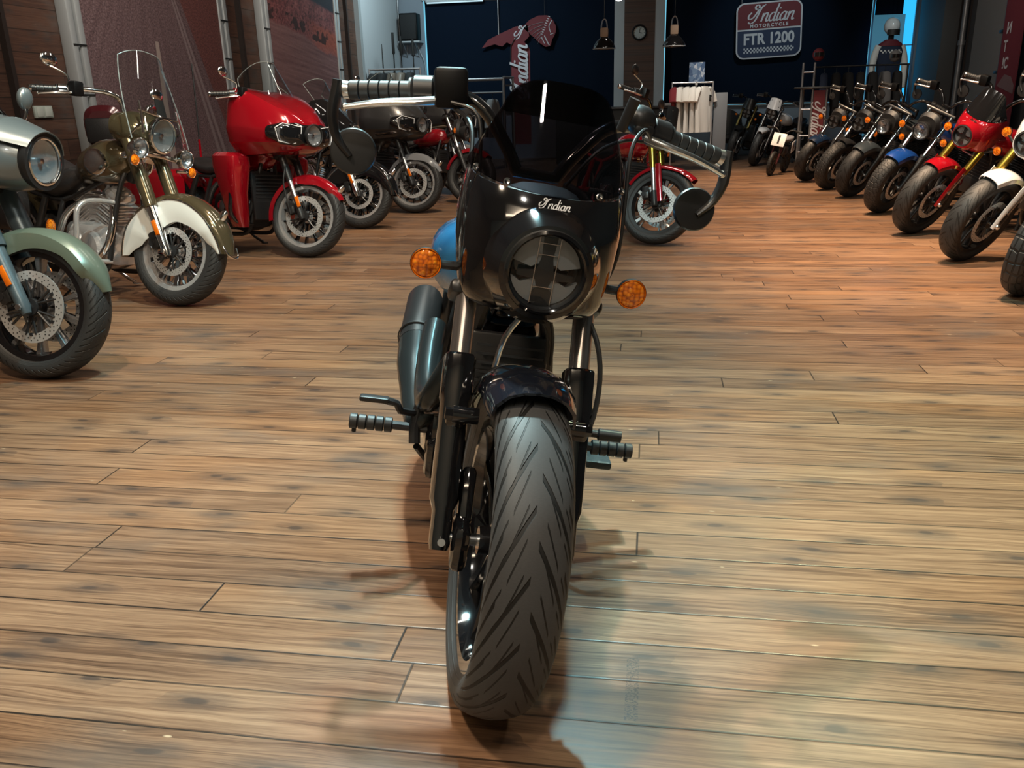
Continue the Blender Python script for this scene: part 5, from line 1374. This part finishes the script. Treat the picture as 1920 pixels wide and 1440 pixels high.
def shield_sign():
    t = thing('shield_sign', 'rounded red over navy wall sign with white script and numbers, hung before the wide blind', 'sign', (2.20, YB - .22, 2.42), (0, R(-2.2), 0))
    W, Hh = 1.27, 1.05
    up = lambda a, b, w: V((a, w, b))
    MB().prism(rrect(W, Hh, .16), up, .03).build('sign_board', print_white, t)
    def half(top):
        o = rrect(W - .055, Hh - .055, .14); s = .015
        o = [(a, max(b, s) if top else min(b, -s)) for a, b in o]
        out = []
        for q in o:
            if not out or (abs(q[0] - out[-1][0]) + abs(q[1] - out[-1][1])) > 1e-4: out.append(q)
        return out
    MB().prism([(a, b + .02) if abs(b) < .02 else (a, b) for a, b in half(True)], lambda a, b, w: V((a, w - .016, b)), .006).build('upper_panel', print_red, t)
    MB().prism([(a, b + .02) if abs(b) < .02 else (a, b) for a, b in half(False)], lambda a, b, w: V((a, w - .016, b)), .006).build('lower_panel', print_navy, t)
    mb = script_mb('Indian', .155, .004, .35, .22); mb.v = [p + V((.02, -.019, .30)) for p in mb.v]; mb.build('script_lettering', print_white, t)
    text_part('lettering', 'MOTORCYCLE', .085, print_white, Mx.Translation((0, -.021, .085)) @ FACE, t, bold=.003, spacing=1.45)
    text_part('lettering', 'FTR 1200', .285, print_white, Mx.Translation((0, -.021, -.165)) @ Mx.Diagonal((.86, 1, 1, 1)) @ FACE, t, bold=.010, spacing=1.02)
    mb = MB(); n = 15
    for r in range(3):
        for k in range(n * 2):
            if (k + r) % 2 == 0: mb.box((-.47 + k * .0325, -.020, -.335 - r * .033), (.0325, .003, .033))
    mb.build('chequer_band', print_white, t)
    MB().cyl((.53, 0, Hh / 2), (.53, .0, 1.6), .006).cyl((-.53, 0, Hh / 2), (-.53, .0, 1.6), .006).build('hanging_wire', tube_grey, t)
shield_sign()

def crest_sign():
    t = thing('crest_sign', 'red and white cut-out crest with a feathered headdress on the back wall', 'sign', (-2.62, YB - .20, 2.5))
    up = lambda a, b, w: V((a, w, b))
    tail = [(-1.04, -.22), (-.90, -.06), (-.62, .06), (-.30, .18), (-.05, .20), (-.02, -.02), (-.16, -.16), (-.26, -.10), (-.36, -.19), (-.50, -.12), (-.60, -.20), (-.76, -.15)]
    MB().prism(tail, up, .03).build('feather_tail', print_red, t)
    mb = script_mb('I', .12, .004, .3, .24); mb.v = [p + V((-.22, -.017, .06)) for p in mb.v]; mb.build('script_initial', print_white, t)
    head = [(-.16, .16), (0.0, .30), (.18, .37), (.36, .37), (.48, .28), (.54, .16), (.545, .06), (.50, -.04), (.46, -.10), (.43, -.22), (.32, -.24), (.20, -.16), (.08, -.05)]
    MB().prism(head, up, .03).build('headdress', print_red, t)
    mb = MB()
    for k in range(6):     # feathers
        a = R(158 - k * 2 + k * 10); x0, z0 = .30 - .01 * k, .24 - .055 * k
        p0 = V((x0, -.018, z0)); L = .42 - .045 * k
        d = V((-cos(R(18 + 9 * k)), 0, -sin(R(18 + 9 * k)) * .75))
        mb.tube([p0, p0 + d * L * .5 + V((0, 0, .018)), p0 + d * L], [.014, .018, .006], 6, 3, squash=.3)
    mb.build('feather_strips', print_white, t)
    mb = MB()
    for k in range(9):     # beaded brow band
        mb.box((.40 - .022 * k * .9, -.018, .345 - .052 * k * .8), (.045, .006, .016), 0, Mx.Rotation(R(20), 3, 'Y'))
    mb.tube([(.46, -.018, .27), (.40, -.018, .16), (.43, -.018, .04)], .010, 6, 3).tube([(.42, -.018, .0), (.49, -.018, .02)], .008, 6).tube([(.30, -.018, -.02), (.36, -.018, -.14), (.40, -.018, -.21)], .012, 6, 3).tube([(.24, -.018, -.05), (.30, -.018, -.17)], .010, 6)
    mb.build('face_lines', print_white, t)
    MB().cyl((-.67, 0, .04), (-.67, 0, ZC - 2.5), .012).build('hanging_rod', tube_steel, t)
    MB().cyl((.30, .02, .30), (.30, .02, ZC - 2.5), .003).build('hanging_wire', black_satin, t)
crest_sign()

def feather_flag():
    t = thing('feather_flag', 'tall dark red feather flag with white script reading upwards, behind the smoked screen', 'flag', (-2.70, 17.9, 0))
    def cl(u, v):
        w = .20 if v < .86 else .20 * math.sqrt(max(0, 1 - ((v - .86) / .14) ** 2)) + .002
        return V((-.19 + .0 + (w * 2 if False else .38 * (w / .20)) * u, .02 * sin(v * 9), .35 + 2.05 * v))
    MB().sheet(cl, 8, 30, .004).build('flag_cloth', print_red, t)
    MB().tube([(-.20, 0, .02), (-.20, 0, 2.0), (-.16, 0, 2.3), (-.05, 0, 2.42)], .010, 8, 4).build('flag_pole', black_satin, t)
    MB().lathe([(.22, 0), (.22, .015), (.03, .03), (.015, .06)], (-.20, 0, .0), (0, 0, 1), 24, caps=True).build('flag_base', black_satin, t)
    mb = script_mb('Indian', .18, .004, .3, .26)
    rot = Mx.Rotation(R(-90), 3, 'Y')
    mb.v = [rot @ p + V((-.02, -.03, 1.74)) for p in mb.v]; mb.build('script_lettering', print_white, t)
    text_part('lettering', 'MOTORCYCLE', .075, print_white, Mx.Translation((.125, -.03, 1.66)) @ Mx.Rotation(R(-90), 4, 'Y') @ FACE, t, bold=.002, spacing=1.5)
feather_flag()

def pendant(x, y, z, label):
    t = thing('pendant_lamp', label, 'lamp', (x, y, z), (0, 0, 0), 'dome pendant lamps before the back wall')
    MB().lathe([(.185, 0), (.188, .012), (.17, .06), (.13, .12), (.08, .165), (.06, .185), (.055, .185), (.075, .16), (.125, .115), (.165, .055), (.18, 0)], (0, 0, 0), (0, 0, 1), 36, loop=True).build('lamp_shade', black_gloss, t)
    MB().lathe([(.178, .004), (.19, .0), (.19, .010), (.178, .012)], (0, 0, 0), (0, 0, 1), 36, loop=True).build('shade_rim', mat('pale_rim', (.45, .45, .45), .4), t)
    MB().box((0, 0, .255), (.13, .13, .15), .02).build('wooden_cap', mat('pale_wood_cap', (.30, .21, .15), .6), t)
    MB().tube([(-.05, 0, .32), (-.035, 0, .42), (0, 0, .46), (.035, 0, .42), (.05, 0, .32)], .010, 8, 3).build('handle_loop', tube_steel, t)
    MB().cyl((0, 0, .45), (0, 0, ZC - z), .006).build('cord', black_satin, t)
pendant(-.86, 15, 1.97, 'black dome pendant lamp left of the timber pillar')
pendant(.275, 15, 1.97, 'black dome pendant lamp right of the timber pillar')

c = thing('wall_clock', 'round black-rimmed wall clock on the timber pillar', 'clock', (-.36, YB - .235, 2.465))
MB().lathe([(.150, 0), (.155, .02), (.135, .045), (.118, .03), (.118, 0)], (0, 0, 0), (0, -1, 0), 40, loop=True).build('clock_rim', black_satin, c)
f = MB().lathe([(.0005, .012), (.122, .012), (.122, 0), (.0005, 0)], (0, 0, 0), (0, -1, 0), 40).build('clock_face', mat('clock_white', (.42, .44, .42), .6), c)
mb = MB()
for k in range(12):
    a = pi * k / 6; mb.box((.10 * sin(a), -.014, .10 * cos(a)), (.008, .003, .022), 0, Mx.Rotation(a, 3, 'Y'))
mb.build('hour_marks', black_matt, f)
MB().tube([(0, -.016, 0), (.012, -.016, .085)], .004, 6).build('minute_hand', black_matt, c)
MB().tube([(0, -.016, 0), (.055, -.016, -.012)], .005, 6).build('hour_hand', black_matt, c)

def wall_speaker():
    t = thing('loudspeaker', 'black box loudspeaker on a small wall shelf beside the blind', 'loudspeaker', (-5.20, 18.78, 2.48))
    MB().box((0, .02, .27), (.38, .34, .54), .02).build('cabinet', mat('speaker_black', (.0025, .0025, .003), .6, spec=.2), t)
    MB().box((0, -.155, .27), (.33, .012, .48), .004).build('grille', cloth_black, t)
wall_speaker()
t = thing('wall_shelf', 'small grey bracket shelf under the loudspeaker', 'shelf', (-5.20, 18.78, 2.44))
MB().box((0, .03, .02), (.46, .34, .03)).build('shelf_board', white_wall, t)
for x in (-.14, .12): MB().tube([(x, -.12, .0), (x, .14, -.22)], .010, 8).tube([(x, .18, .0), (x, .18, -.26)], .010, 8).build('bracket', tube_grey, t)
o = tag(MB().tube([(-5.12, 18.9, 2.44), (-5.02, 18.94, 2.20), (-4.96, 18.95, 2.0), (-4.95, 18.95, 1.4)], .006, 8, 5).build('speaker_cable', white_wall), 'thin pale cable hanging down the wall below the loudspeaker shelf', 'cable')
o = struct(MB().tube([(XL + .05, 18.92, ZC), (XL + .05, 18.92, .1)], .02, 10).build('trim_8', tube_grey))
tube_lamp = thing('tube_lamp', 'pale tube light along the top of the left blind', 'lamp', (-4.2, 18.78, 3.17))
MB().box((0, 0, .07), (1.25, .06, .05), .01).build('lamp_body', white_wall, tube_lamp)
MB().cyl((-.60, 0, .035), (.60, 0, .035), .016).build('lamp_tube', mat('cool_tube_glow', (.5, .5, .5), .4, emit=(.45, .72, .85), estr=.8), tube_lamp)
sp = thing('ceiling_spotlight', 'small lit spotlight at the top edge above the timber pillar', 'lamp', (-.63, 15, 2.72))
MB().lathe([(.05, .0), (.055, .12), (.02, .16), (.001, .16)], (0, 0, 0), (0, 0, 1), 20).build('lamp_body', white_wall, sp)
MB().lathe([(.0005, -.03), (.045, -.022), (.05, .004), (.0005, .01)], (0, 0, 0), (0, 0, 1), 20).build('lamp_bulb', mat('bulb_glow', (.9, .9, .9), .3, emit=(1, .95, .9), estr=9), sp)
MB().cyl((0, 0, .15), (0, 0, ZC - 2.72), .008).build('cord', white_wall, sp)

# ------------------------------------------------------------------ garments
def garment(nm, label, cat, loc, yaw, m, L=.70, W=.24, D=.05, sleeve=.22, group=None, hook=True, stripes=None, seed=0, flare=.0):
    rnd = random.Random(seed)
    t = thing(nm, label, cat, loc, (0, 0, R(yaw)), group)
    ph = rnd.random() * 6
    secs = []
    for k in range(13):
        v = k / 12; z = -L + L * v * .98
        hw = W * (1.0 + flare * (1 - v)) if v < .82 else W * (1 - (v - .82) / .18 * .68)
        secs.append((z, .008 * sin(v * 7 + ph), 0, hw, D * (.55 + .45 * (1 - abs(v - .6))) + .004, 2.6))
    ring = []
    mb = MB(); mb.sect(secs, 28, 'xy')
    n = 28
    for k, sct in enumerate(secs):      # hanging folds
        for i in range(n):
            q = mb.v[k * n + i]; a = 2 * pi * i / n
            q.y += .012 * sin(7 * a + ph + k * .25) * (1 - k / 13)
    body = mb.build('garment_body', m, t)
    for sx in (-1, 1):
        s0 = V((sx * W * .82, 0, -.075)); s1 = s0 + V((sx * sleeve * .45, -.01, -sleeve * .89))
        MB().tube([s0 + V((-sx * .04, 0, .03)), s0, s0.lerp(s1, .5) + V((sx * .01, 0, 0)), s1], [.05, .062, .066, .064 if sleeve < .3 else .045], 14, 3, squash=.6).build('sleeve', stripes if stripes else m, t)
    if hook:
        MB().tube([(-W * .8, 0, -.07), (0, 0, -.005), (W * .8, 0, -.07)], .007, 6).tube([(0, 0, -.005), (0, 0, .05), (.02, 0, .075), (.035, 0, .06), (.03, 0, .045)], .004, 6, 3).build('hanger', black_satin, t)
    return t

def pipe_rack(nm, label, x, y, w, d, h, m, r=.016, yaw=0, low=None, cat='clothes rack'):
    t = thing(nm, label, cat, (x, y, 0), (0, 0, R(yaw)))
    for sx in (-1, 1):
        for sy in ((-1, 1) if d else (0,)):
            MB().cyl((sx * w / 2, sy * d / 2, 0.0), (sx * w / 2, sy * d / 2, h), r, seg=12).build('post', m, t)
    for sy in ((-1, 1) if d else (0,)):
        MB().tube([(-w / 2, sy * d / 2, h - r), (w / 2, sy * d / 2, h - r)], r, 12).build('top_rail', m, t)
    if d:
        for sx in (-1, 1):
            for z in (h - r, .12): MB().tube([(sx * w / 2, -d / 2, z), (sx * w / 2, d / 2, z)], r, 10).build('side_rail', m, t)
    if low: MB().box((0, 0, low), (w, max(d, .3), .025)).build('shelf', m, t)
    return t

# rack of white T-shirts
pipe_rack('shirt_rack', 'small steel rail of hanging white T-shirts right of the counter', .60, 15.0, .66, 0, 1.42, tube_steel, .014, 0, .42)
for k, (dx, m, yw, lab) in enumerate(((-.29, cloth_red, 82, 'dark red T-shirt at the left end of the shirt rail'), (-.185, cloth_white, 74, 'white T-shirt next to the dark red one on the rail'), (-.075, cloth_white, 78, 'white T-shirt second from the dark red one on the rail'), (.035, cloth_white, 74, 'white T-shirt in the middle right of the rail'), (.19, cloth_white, 48, 'frontmost white T-shirt with a small black print, right end of the rail'))):
    g = garment('t_shirt', lab, 'T-shirt', (.60 + dx, 15.0 - .03 * k * 0, 1.36), yw, m, .74, .20, .036, .20, 'T-shirts on the rail', True, None, k)
    if k == 4:
        MB().box((.08, -.062, -.20), (.035, .008, .10), .002).box((.105, -.062, -.17), (.02, .008, .03), .002).build('chest_print', black_matt, g)
sb = thing('rail_poster', 'small blue and white printed card standing above the shirt rail', 'poster', (.66, 15.0, 1.42))
def card_mat():
    t = NT('blue_card_print'); tc = t.n('ShaderNodeTexCoord')
    v = t.n('ShaderNodeTexVoronoi'); v.inputs['Scale'].default_value = 16; t.l(tc.outputs['Object'], v.inputs['Vector'])
    n = t.noise(tc.outputs['Object'], 30.0, 3.0)
    t.l(t.ramp(t.math('ADD', t.math('MULTIPLY', t.sep(v.outputs['Color'])[0], .6), t.math('MULTIPLY', n, .4)), [(.3, (.03, .07, .16)), (.55, (.10, .17, .28)), (.75, (.40, .44, .50))]), t.b.inputs['Base Color'])
    return t.m
MB().box((0, 0, .135), (.25, .008, .33)).build('card', card_mat(), sb)
MB().box((0, 0, -.03), (.04, .03, .05)).build('card_clip', tube_steel, sb)
o = tag(MB().box((1.08, 15.25, .62), (.22, .08, 1.24), .01).build('display_stand', mat('grey_board', (.13, .135, .145), .6)), 'grey upright display board right of the shirt rail', 'display')
# counter
ct = thing('shop_counter', 'long dark shop counter in front of the pillar and blind', 'counter', (-.75, 17.2, 0))
MB().box((0, .15, .50), (2.3, .7, 1.0), .01).build('counter_body', mat('counter_dark', (.020, .022, .025), .6), ct)
MB().box((0, .12, 1.02), (2.4, .8, .045), .01).build('counter_top', mat('counter_top', (.028, .03, .034), .35), ct)
o = tag(MB().box((.30, 17.0, 1.065), (.36, .24, .045), .008).build('paper_stack', mat('paper', (.5, .5, .5), .8)), 'pale stack of leaflets lying on the counter end', 'leaflets')
# black tub chair
ch = thing('tub_chair', 'black rounded tub chair against the back wall by the parked trackers', 'chair', (1.46, 18.5, 0))
def shell(u, v):
    a = R(-20 + 220 * u); r = .30
    return V((r * cos(a), r * sin(a) * .9, .25 + v * (.52 * sin(max(0, min(pi, a))) ** .6 + .16 if 0 < a < pi else .16)))
MB().sheet(shell, 30, 8, .04).build('backrest', black_satin, ch)
MB().lathe([(.001, 0), (.27, 0), (.29, .04), (.27, .10), (.001, .11)], (0, 0, .33), (0, 0, 1), 28).build('seat', leather, ch)
for k in range(4):
    a = R(45 + 90 * k); MB().tube([(.16 * cos(a), .16 * sin(a), .34), (.24 * cos(a), .24 * sin(a), 0)], .014, 8).build('leg', black_satin, ch)

# left racks with jackets
pipe_rack('jacket_rack', 'pipe clothes rack of dark jackets by the white wall', -4.95, 16.6, .98, .0, 1.86, tube_steel, .02, 8)
for k, (dx, m, lab) in enumerate(((-.36, cloth_black, 'black jacket at the left end of the white-wall rack'), (-.20, cloth_black, 'second black jacket on the white-wall rack'), (-.02, cloth_tan, 'brown leather jacket in the middle of the white-wall rack'), (.14, cloth_tan, 'brown jacket right of the middle on the white-wall rack'), (.30, cloth_black, 'black jacket at the right end of the white-wall rack'))):
    garment('jacket', lab, 'jacket', (-4.95 + dx, 16.6 + dx * .14, 1.785), 78 + 3 * k, m, .72, .23, .055, .55, 'jackets on the white-wall rack', True, None, 10 + k)
for k, (x, z, hh) in enumerate(((-5.28, 1.9, .42), (-5.05, 1.9, .62), (-4.90, 1.9, .55), (-4.66, 1.9, .48))):
    o = tag(MB().tube([(x, 16.95, 1.3), (x, 16.95, z + hh * .35), (x, 16.95, z + hh * .4), (x, 16.95, z + hh)], [.012, .012, .030 if k else .012, .024 if k else .006], 10).build('pole_holder', black_matt),
        ('thin black stick, leftmost behind the jacket rack', 'tallest black pole behind the jacket rack', 'black pole right of the tallest one behind the jacket rack', 'short black pole at the right behind the jacket rack')[k], 'pole', 'black poles behind the jacket rack')
    MB().box((x, 16.95, .65), (.06, .05, 1.3), .01).build('pole_foot', black_matt, o)
t = pipe_rack('wide_rack', 'grey square-tube clothes rack behind the brake reservoir', -3.25, 16.2, .95, .0, 1.62, tube_grey, .028, 4)
for z in (1.36,): MB().tube([(-.48, 0, z), (.48, 0, z)], .016, 10).build('lower_rail', tube_grey, t)
MB().tube([(.62, .3, 0), (.62, .3, 1.62), (.48, 0, 1.62)], .026, 10).tube([(.62, .3, 1.48), (.48, 0, 1.48)], .016, 10).build('end_frame', tube_grey, t)
for k, (dx, m, lab) in enumerate(((-.34, cloth_black, 'black trousers-dark jacket at the left of the grey rack'), (-.14, cloth_grey, 'grey patterned jacket on the grey rack'), (.06, cloth_black, 'black jacket on the grey rack, nearest its post but one'), (.26, cloth_grey, 'grey jacket next to the right post of the grey rack'))):
    garment('jacket', lab.replace('trousers-dark ', ''), 'jacket', (-3.25 + dx, 16.2 + dx * .07, 1.26), 82, m, .70, .22, .055, .5, 'jackets on the grey rack', True, None, 30 + k)

# right-hand ladder rack with a red banner, and the clothes rail
t = thing('ladder_display', 'steel ladder display stand with a red script banner beside the row of cruisers', 'display stand', (2.45, 14.5, 0), (0, 0, R(-14)))
for x in (-.19, -.02, .19):
    MB().tube([(x, 0, 0), (x, 0, 1.64 if x < .1 else 1.26)], .018, 12).build('post', tube_grey, t)
MB().tube([(-.19, .35, 0), (-.19, .35, 1.26)], .018, 12).build('post', tube_grey, t)
for z in (1.50, 1.26, .95, .55, .30): MB().tube([(-.19, 0, z), (-.02, 0, z)], .013, 10).build('rung', tube_steel, t)
MB().box((.0, .12, 1.27), (.60, .40, .03), .006).build('shelf', black_satin, t)
MB().box((.085, -.01, .70), (.17, .012, 1.06)).build('banner', print_red, t)
mb = script_mb('Indian', .10, .004, .3, .24); rot = Mx.Rotation(R(90), 3, 'Y')
mb.v = [rot @ p + V((.085, -.018, .78)) for p in mb.v]; mb.build('script_lettering', print_white, t)
t = thing('clothes_rail', 'long black rail of dark jackets behind the cruisers of the right row', 'clothes rack', (3.35, 15.6, 0), (0, 0, R(-4)))
for x in (-.72, .72): MB().tube([(x, 0, 0), (x, 0, 1.60)], .016, 10).build('post', black_satin, t)
MB().cyl((-.74, 0, 1.60), (.74, 0, 1.60), .014).build('top_rail', black_satin, t)
MB().box((0, 0, .25), (1.44, .3, .03)).build('shelf', black_satin, t)
for k in range(7):
    stripe = k == 4
    garment('jacket', ('navy jacket at the left end of the long black rail', 'black jacket second on the long black rail', 'black jacket left of the middle of the long black rail', 'black jacket just left of the pale striped one', 'pale grey jacket with black sleeve stripes on the long black rail', 'grey jacket just right of the pale striped one', 'black jacket at the right end of the long black rail')[k], 'jacket',
            (2.78 + k * .19, 15.6 - (k - 3) * .013, 1.515), 80 + 3 * (k % 3), (cloth_navy, cloth_black, cloth_black, cloth_black, cloth_grey, cloth_grey, cloth_black)[k], .72, .22, .05, .55, 'jackets on the long black rail', True, cloth_black if stripe else None, 50 + k)
for k, (x, z) in enumerate(((2.47, 1.66), (3.86, 1.64))):
    o = thing('helmet', ('small dark red helmet on top of the ladder display stand', 'dark helmet on the right end of the long black rail')[k], 'helmet', (x, (14.5, 15.58)[k], z))
    MB().ball((0, 0, .09), (.09, .11, .095), 20).build('helmet_shell', (print_red, cloth_grey)[k], o)
    MB().sheet(lambda u, v: V((.088 * sin(R(-60 + 120 * u)), -.112 * cos(R(-60 + 120 * u)), .06 + .06 * v)), 12, 4, .004).build('visor', black_gloss, o)

# mannequin in the window
m_ = thing('mannequin', 'shop mannequin in a navy jacket with red shoulders and white helmet, by the blue window', 'mannequin', (4.30, 17.8, 0), (0, 0, R(6)))
MB().sect([(1.00, 0, 0, .17, .11, 2.4), (1.15, 0, 0, .175, .11, 2.4), (1.40, 0, 0, .185, .12, 2.4), (1.70, 0, 0, .215, .125, 2.5), (1.90, 0, 0, .235, .12, 2.6), (2.02, 0, 0, .20, .095, 2.4), (2.09, 0, 0, .09, .075, 2.2)], 28, 'xy').build('jacket_body', cloth_navy, m_)
MB().sect([(1.985, 0, 0, .224, .112, 2.5), (2.03, 0, 0, .205, .105, 2.4), (2.10, 0, 0, .095, .08, 2.2)], 28, 'xy').build('red_shoulders', print_red, m_)
mb = MB()
for k in range(12):
    if k % 2: continue
    for r in range(2): mb.box((-.19 + (k + r) * .032, -.124 + abs(k - 6) * .003, 1.905 - r * .03), (.032, .006, .03))
mb.build('chest_chequer', cloth_white, m_)
for sx in (-1, 1):
    MB().tube([(sx * .20, 0, 1.99), (sx * .27, .0, 1.80), (sx * .30, -.02, 1.55), (sx * .29, -.05, 1.25)], [.07, .065, .055, .045], 14, 3).build('sleeve', cloth_white, m_)
    MB().tube([(sx * .09, 0, 1.02), (sx * .10, 0, .55), (sx * .10, 0, .05)], [.10, .075, .05], 14, 3).build('leg', cloth_black, m_)
MB().cyl((0, 0, 2.05), (0, 0, 2.22), .05).build('neck', cloth_black, m_)
MB().cyl((0, 0, 0), (0, 0, .03), .20, seg=28).build('stand_base', black_satin, m_)
hm = thing('white_helmet', 'white open motorcycle helmet on the mannequin', 'helmet', (4.30, 17.8, 2.17), (0, 0, R(20)))
MB().ball((0, 0, .16), (.135, .16, .155), 28).build('helmet_shell', white_gloss, hm)
MB().sheet(lambda u, v: V((.13 * sin(R(-70 + 140 * u)), -.155 * cos(R(-70 + 140 * u)), .0 + .10 * v)), 14, 4, .01).build('face_opening', black_matt, hm)
o = tag(MB().box((4.45, 18.70, 1.30), (.58, .02, 2.6)).build('frosted_panel', frost), 'pale blue frosted panel behind the mannequin', 'panel')

# right wall pieces
o = tag(MB().tube([(XR - .10, 16.70, .0), (XR - .10, 16.70, ZC)], .045, 14).lathe([(.06, -.04), (.06, .04), (.045, .04), (.045, -.04)], (XR - .10, 16.70, 1.95), (0, 0, 1), 16, loop=True).build('wall_pipe', tube_grey), 'grey vertical pipe on the right wall between timber strip and pale panel', 'pipe')
t = thing('wall_post', 'slim grey upright post in front of the pale panel on the right', 'post', (XR - .10, 14.75, 0))
MB().box((0, 0, ZC / 2), (.07, .07, ZC), .008).build('upright', mat('dark_grey_steel', (.07, .072, .075), .5, .4), t)
for z in (1.42, 2.0): MB().box((-.01, -.0, z), (.10, .24, .05), .012).build('clamp', black_satin, t)
t = thing('red_banner', 'dark red banner with mirrored white letters at the right edge', 'banner', (XR - .16, 14.3, 0))
MB().box((0, 0, 1.75), (.012, .74, 2.5)).build('banner_cloth', mat('banner_red', (.13, .014, .025), .8), t)
WALLT = Mx.Rotation(-pi / 2, 4, 'Z') @ FACE
for txt, z, dy in (('N', 2.02, .13), ('T', 1.77, .18), ('!C', 1.53, .10)):
    text_part('lettering', txt, .22, print_white, Mx.Translation((-.012, dy, z)) @ WALLT @ Mx.Diagonal((-1 if txt == 'N' else 1, 1, 1, 1)), t, bold=.006)
MB().prism([(.30, 0), (.05, .16), (-.2, .12), (-.35, .0), (-.35, -.12)], lambda a, b, w: V((-.012 + w, a, 1.22 + b)), .006).build('banner_motif', mat('banner_grey', (.16, .10, .11), .8), t)
for z in (.55, 2.98): MB().cyl((0, -.37, z), (0, .37, z), .014).build('banner_rod', black_satin, t)

# left wall socket, and the case by the road poster
t = thing('wall_socket', 'pale double wall socket on the dark boards at the far left', 'socket', (XL, 7.28, 1.205))
MB().box((.012, 0, 0), (.024, .24, .105), .006).build('socket_plate', mat('socket_plastic', (.38, .42, .38), .5), t)
for y in (-.055, .055): MB().box((.026, y, 0), (.008, .085, .085), .004).build('socket_insert', mat('socket_plastic_light', (.46, .49, .45), .5), t)
t = thing('luggage_case', 'rounded maroon luggage case on a black stand against the road poster', 'luggage case', (-5.05, 7.55, 0), (0, 0, R(20)))
MB().sect([(-.26, 0, 1.06, .12, .14, 3), (-.22, 0, 1.06, .17, .19, 3), (.20, 0, 1.06, .18, .19, 3), (.27, 0, 1.04, .12, .14, 3)], 28).build('case_shell', maroon, t)
MB().box((.0, -.265, 1.03), (.30, .05, .22), .03).build('case_pad', leather, t)
for x in (-.13, .13):
    for y in (-.18, .18): MB().cyl((x, y, 0), (x, y, .88), .016).build('leg', black_satin, t)
MB().box((0, 0, .87), (.34, .46, .03), .006).build('stand_top', black_satin, t)
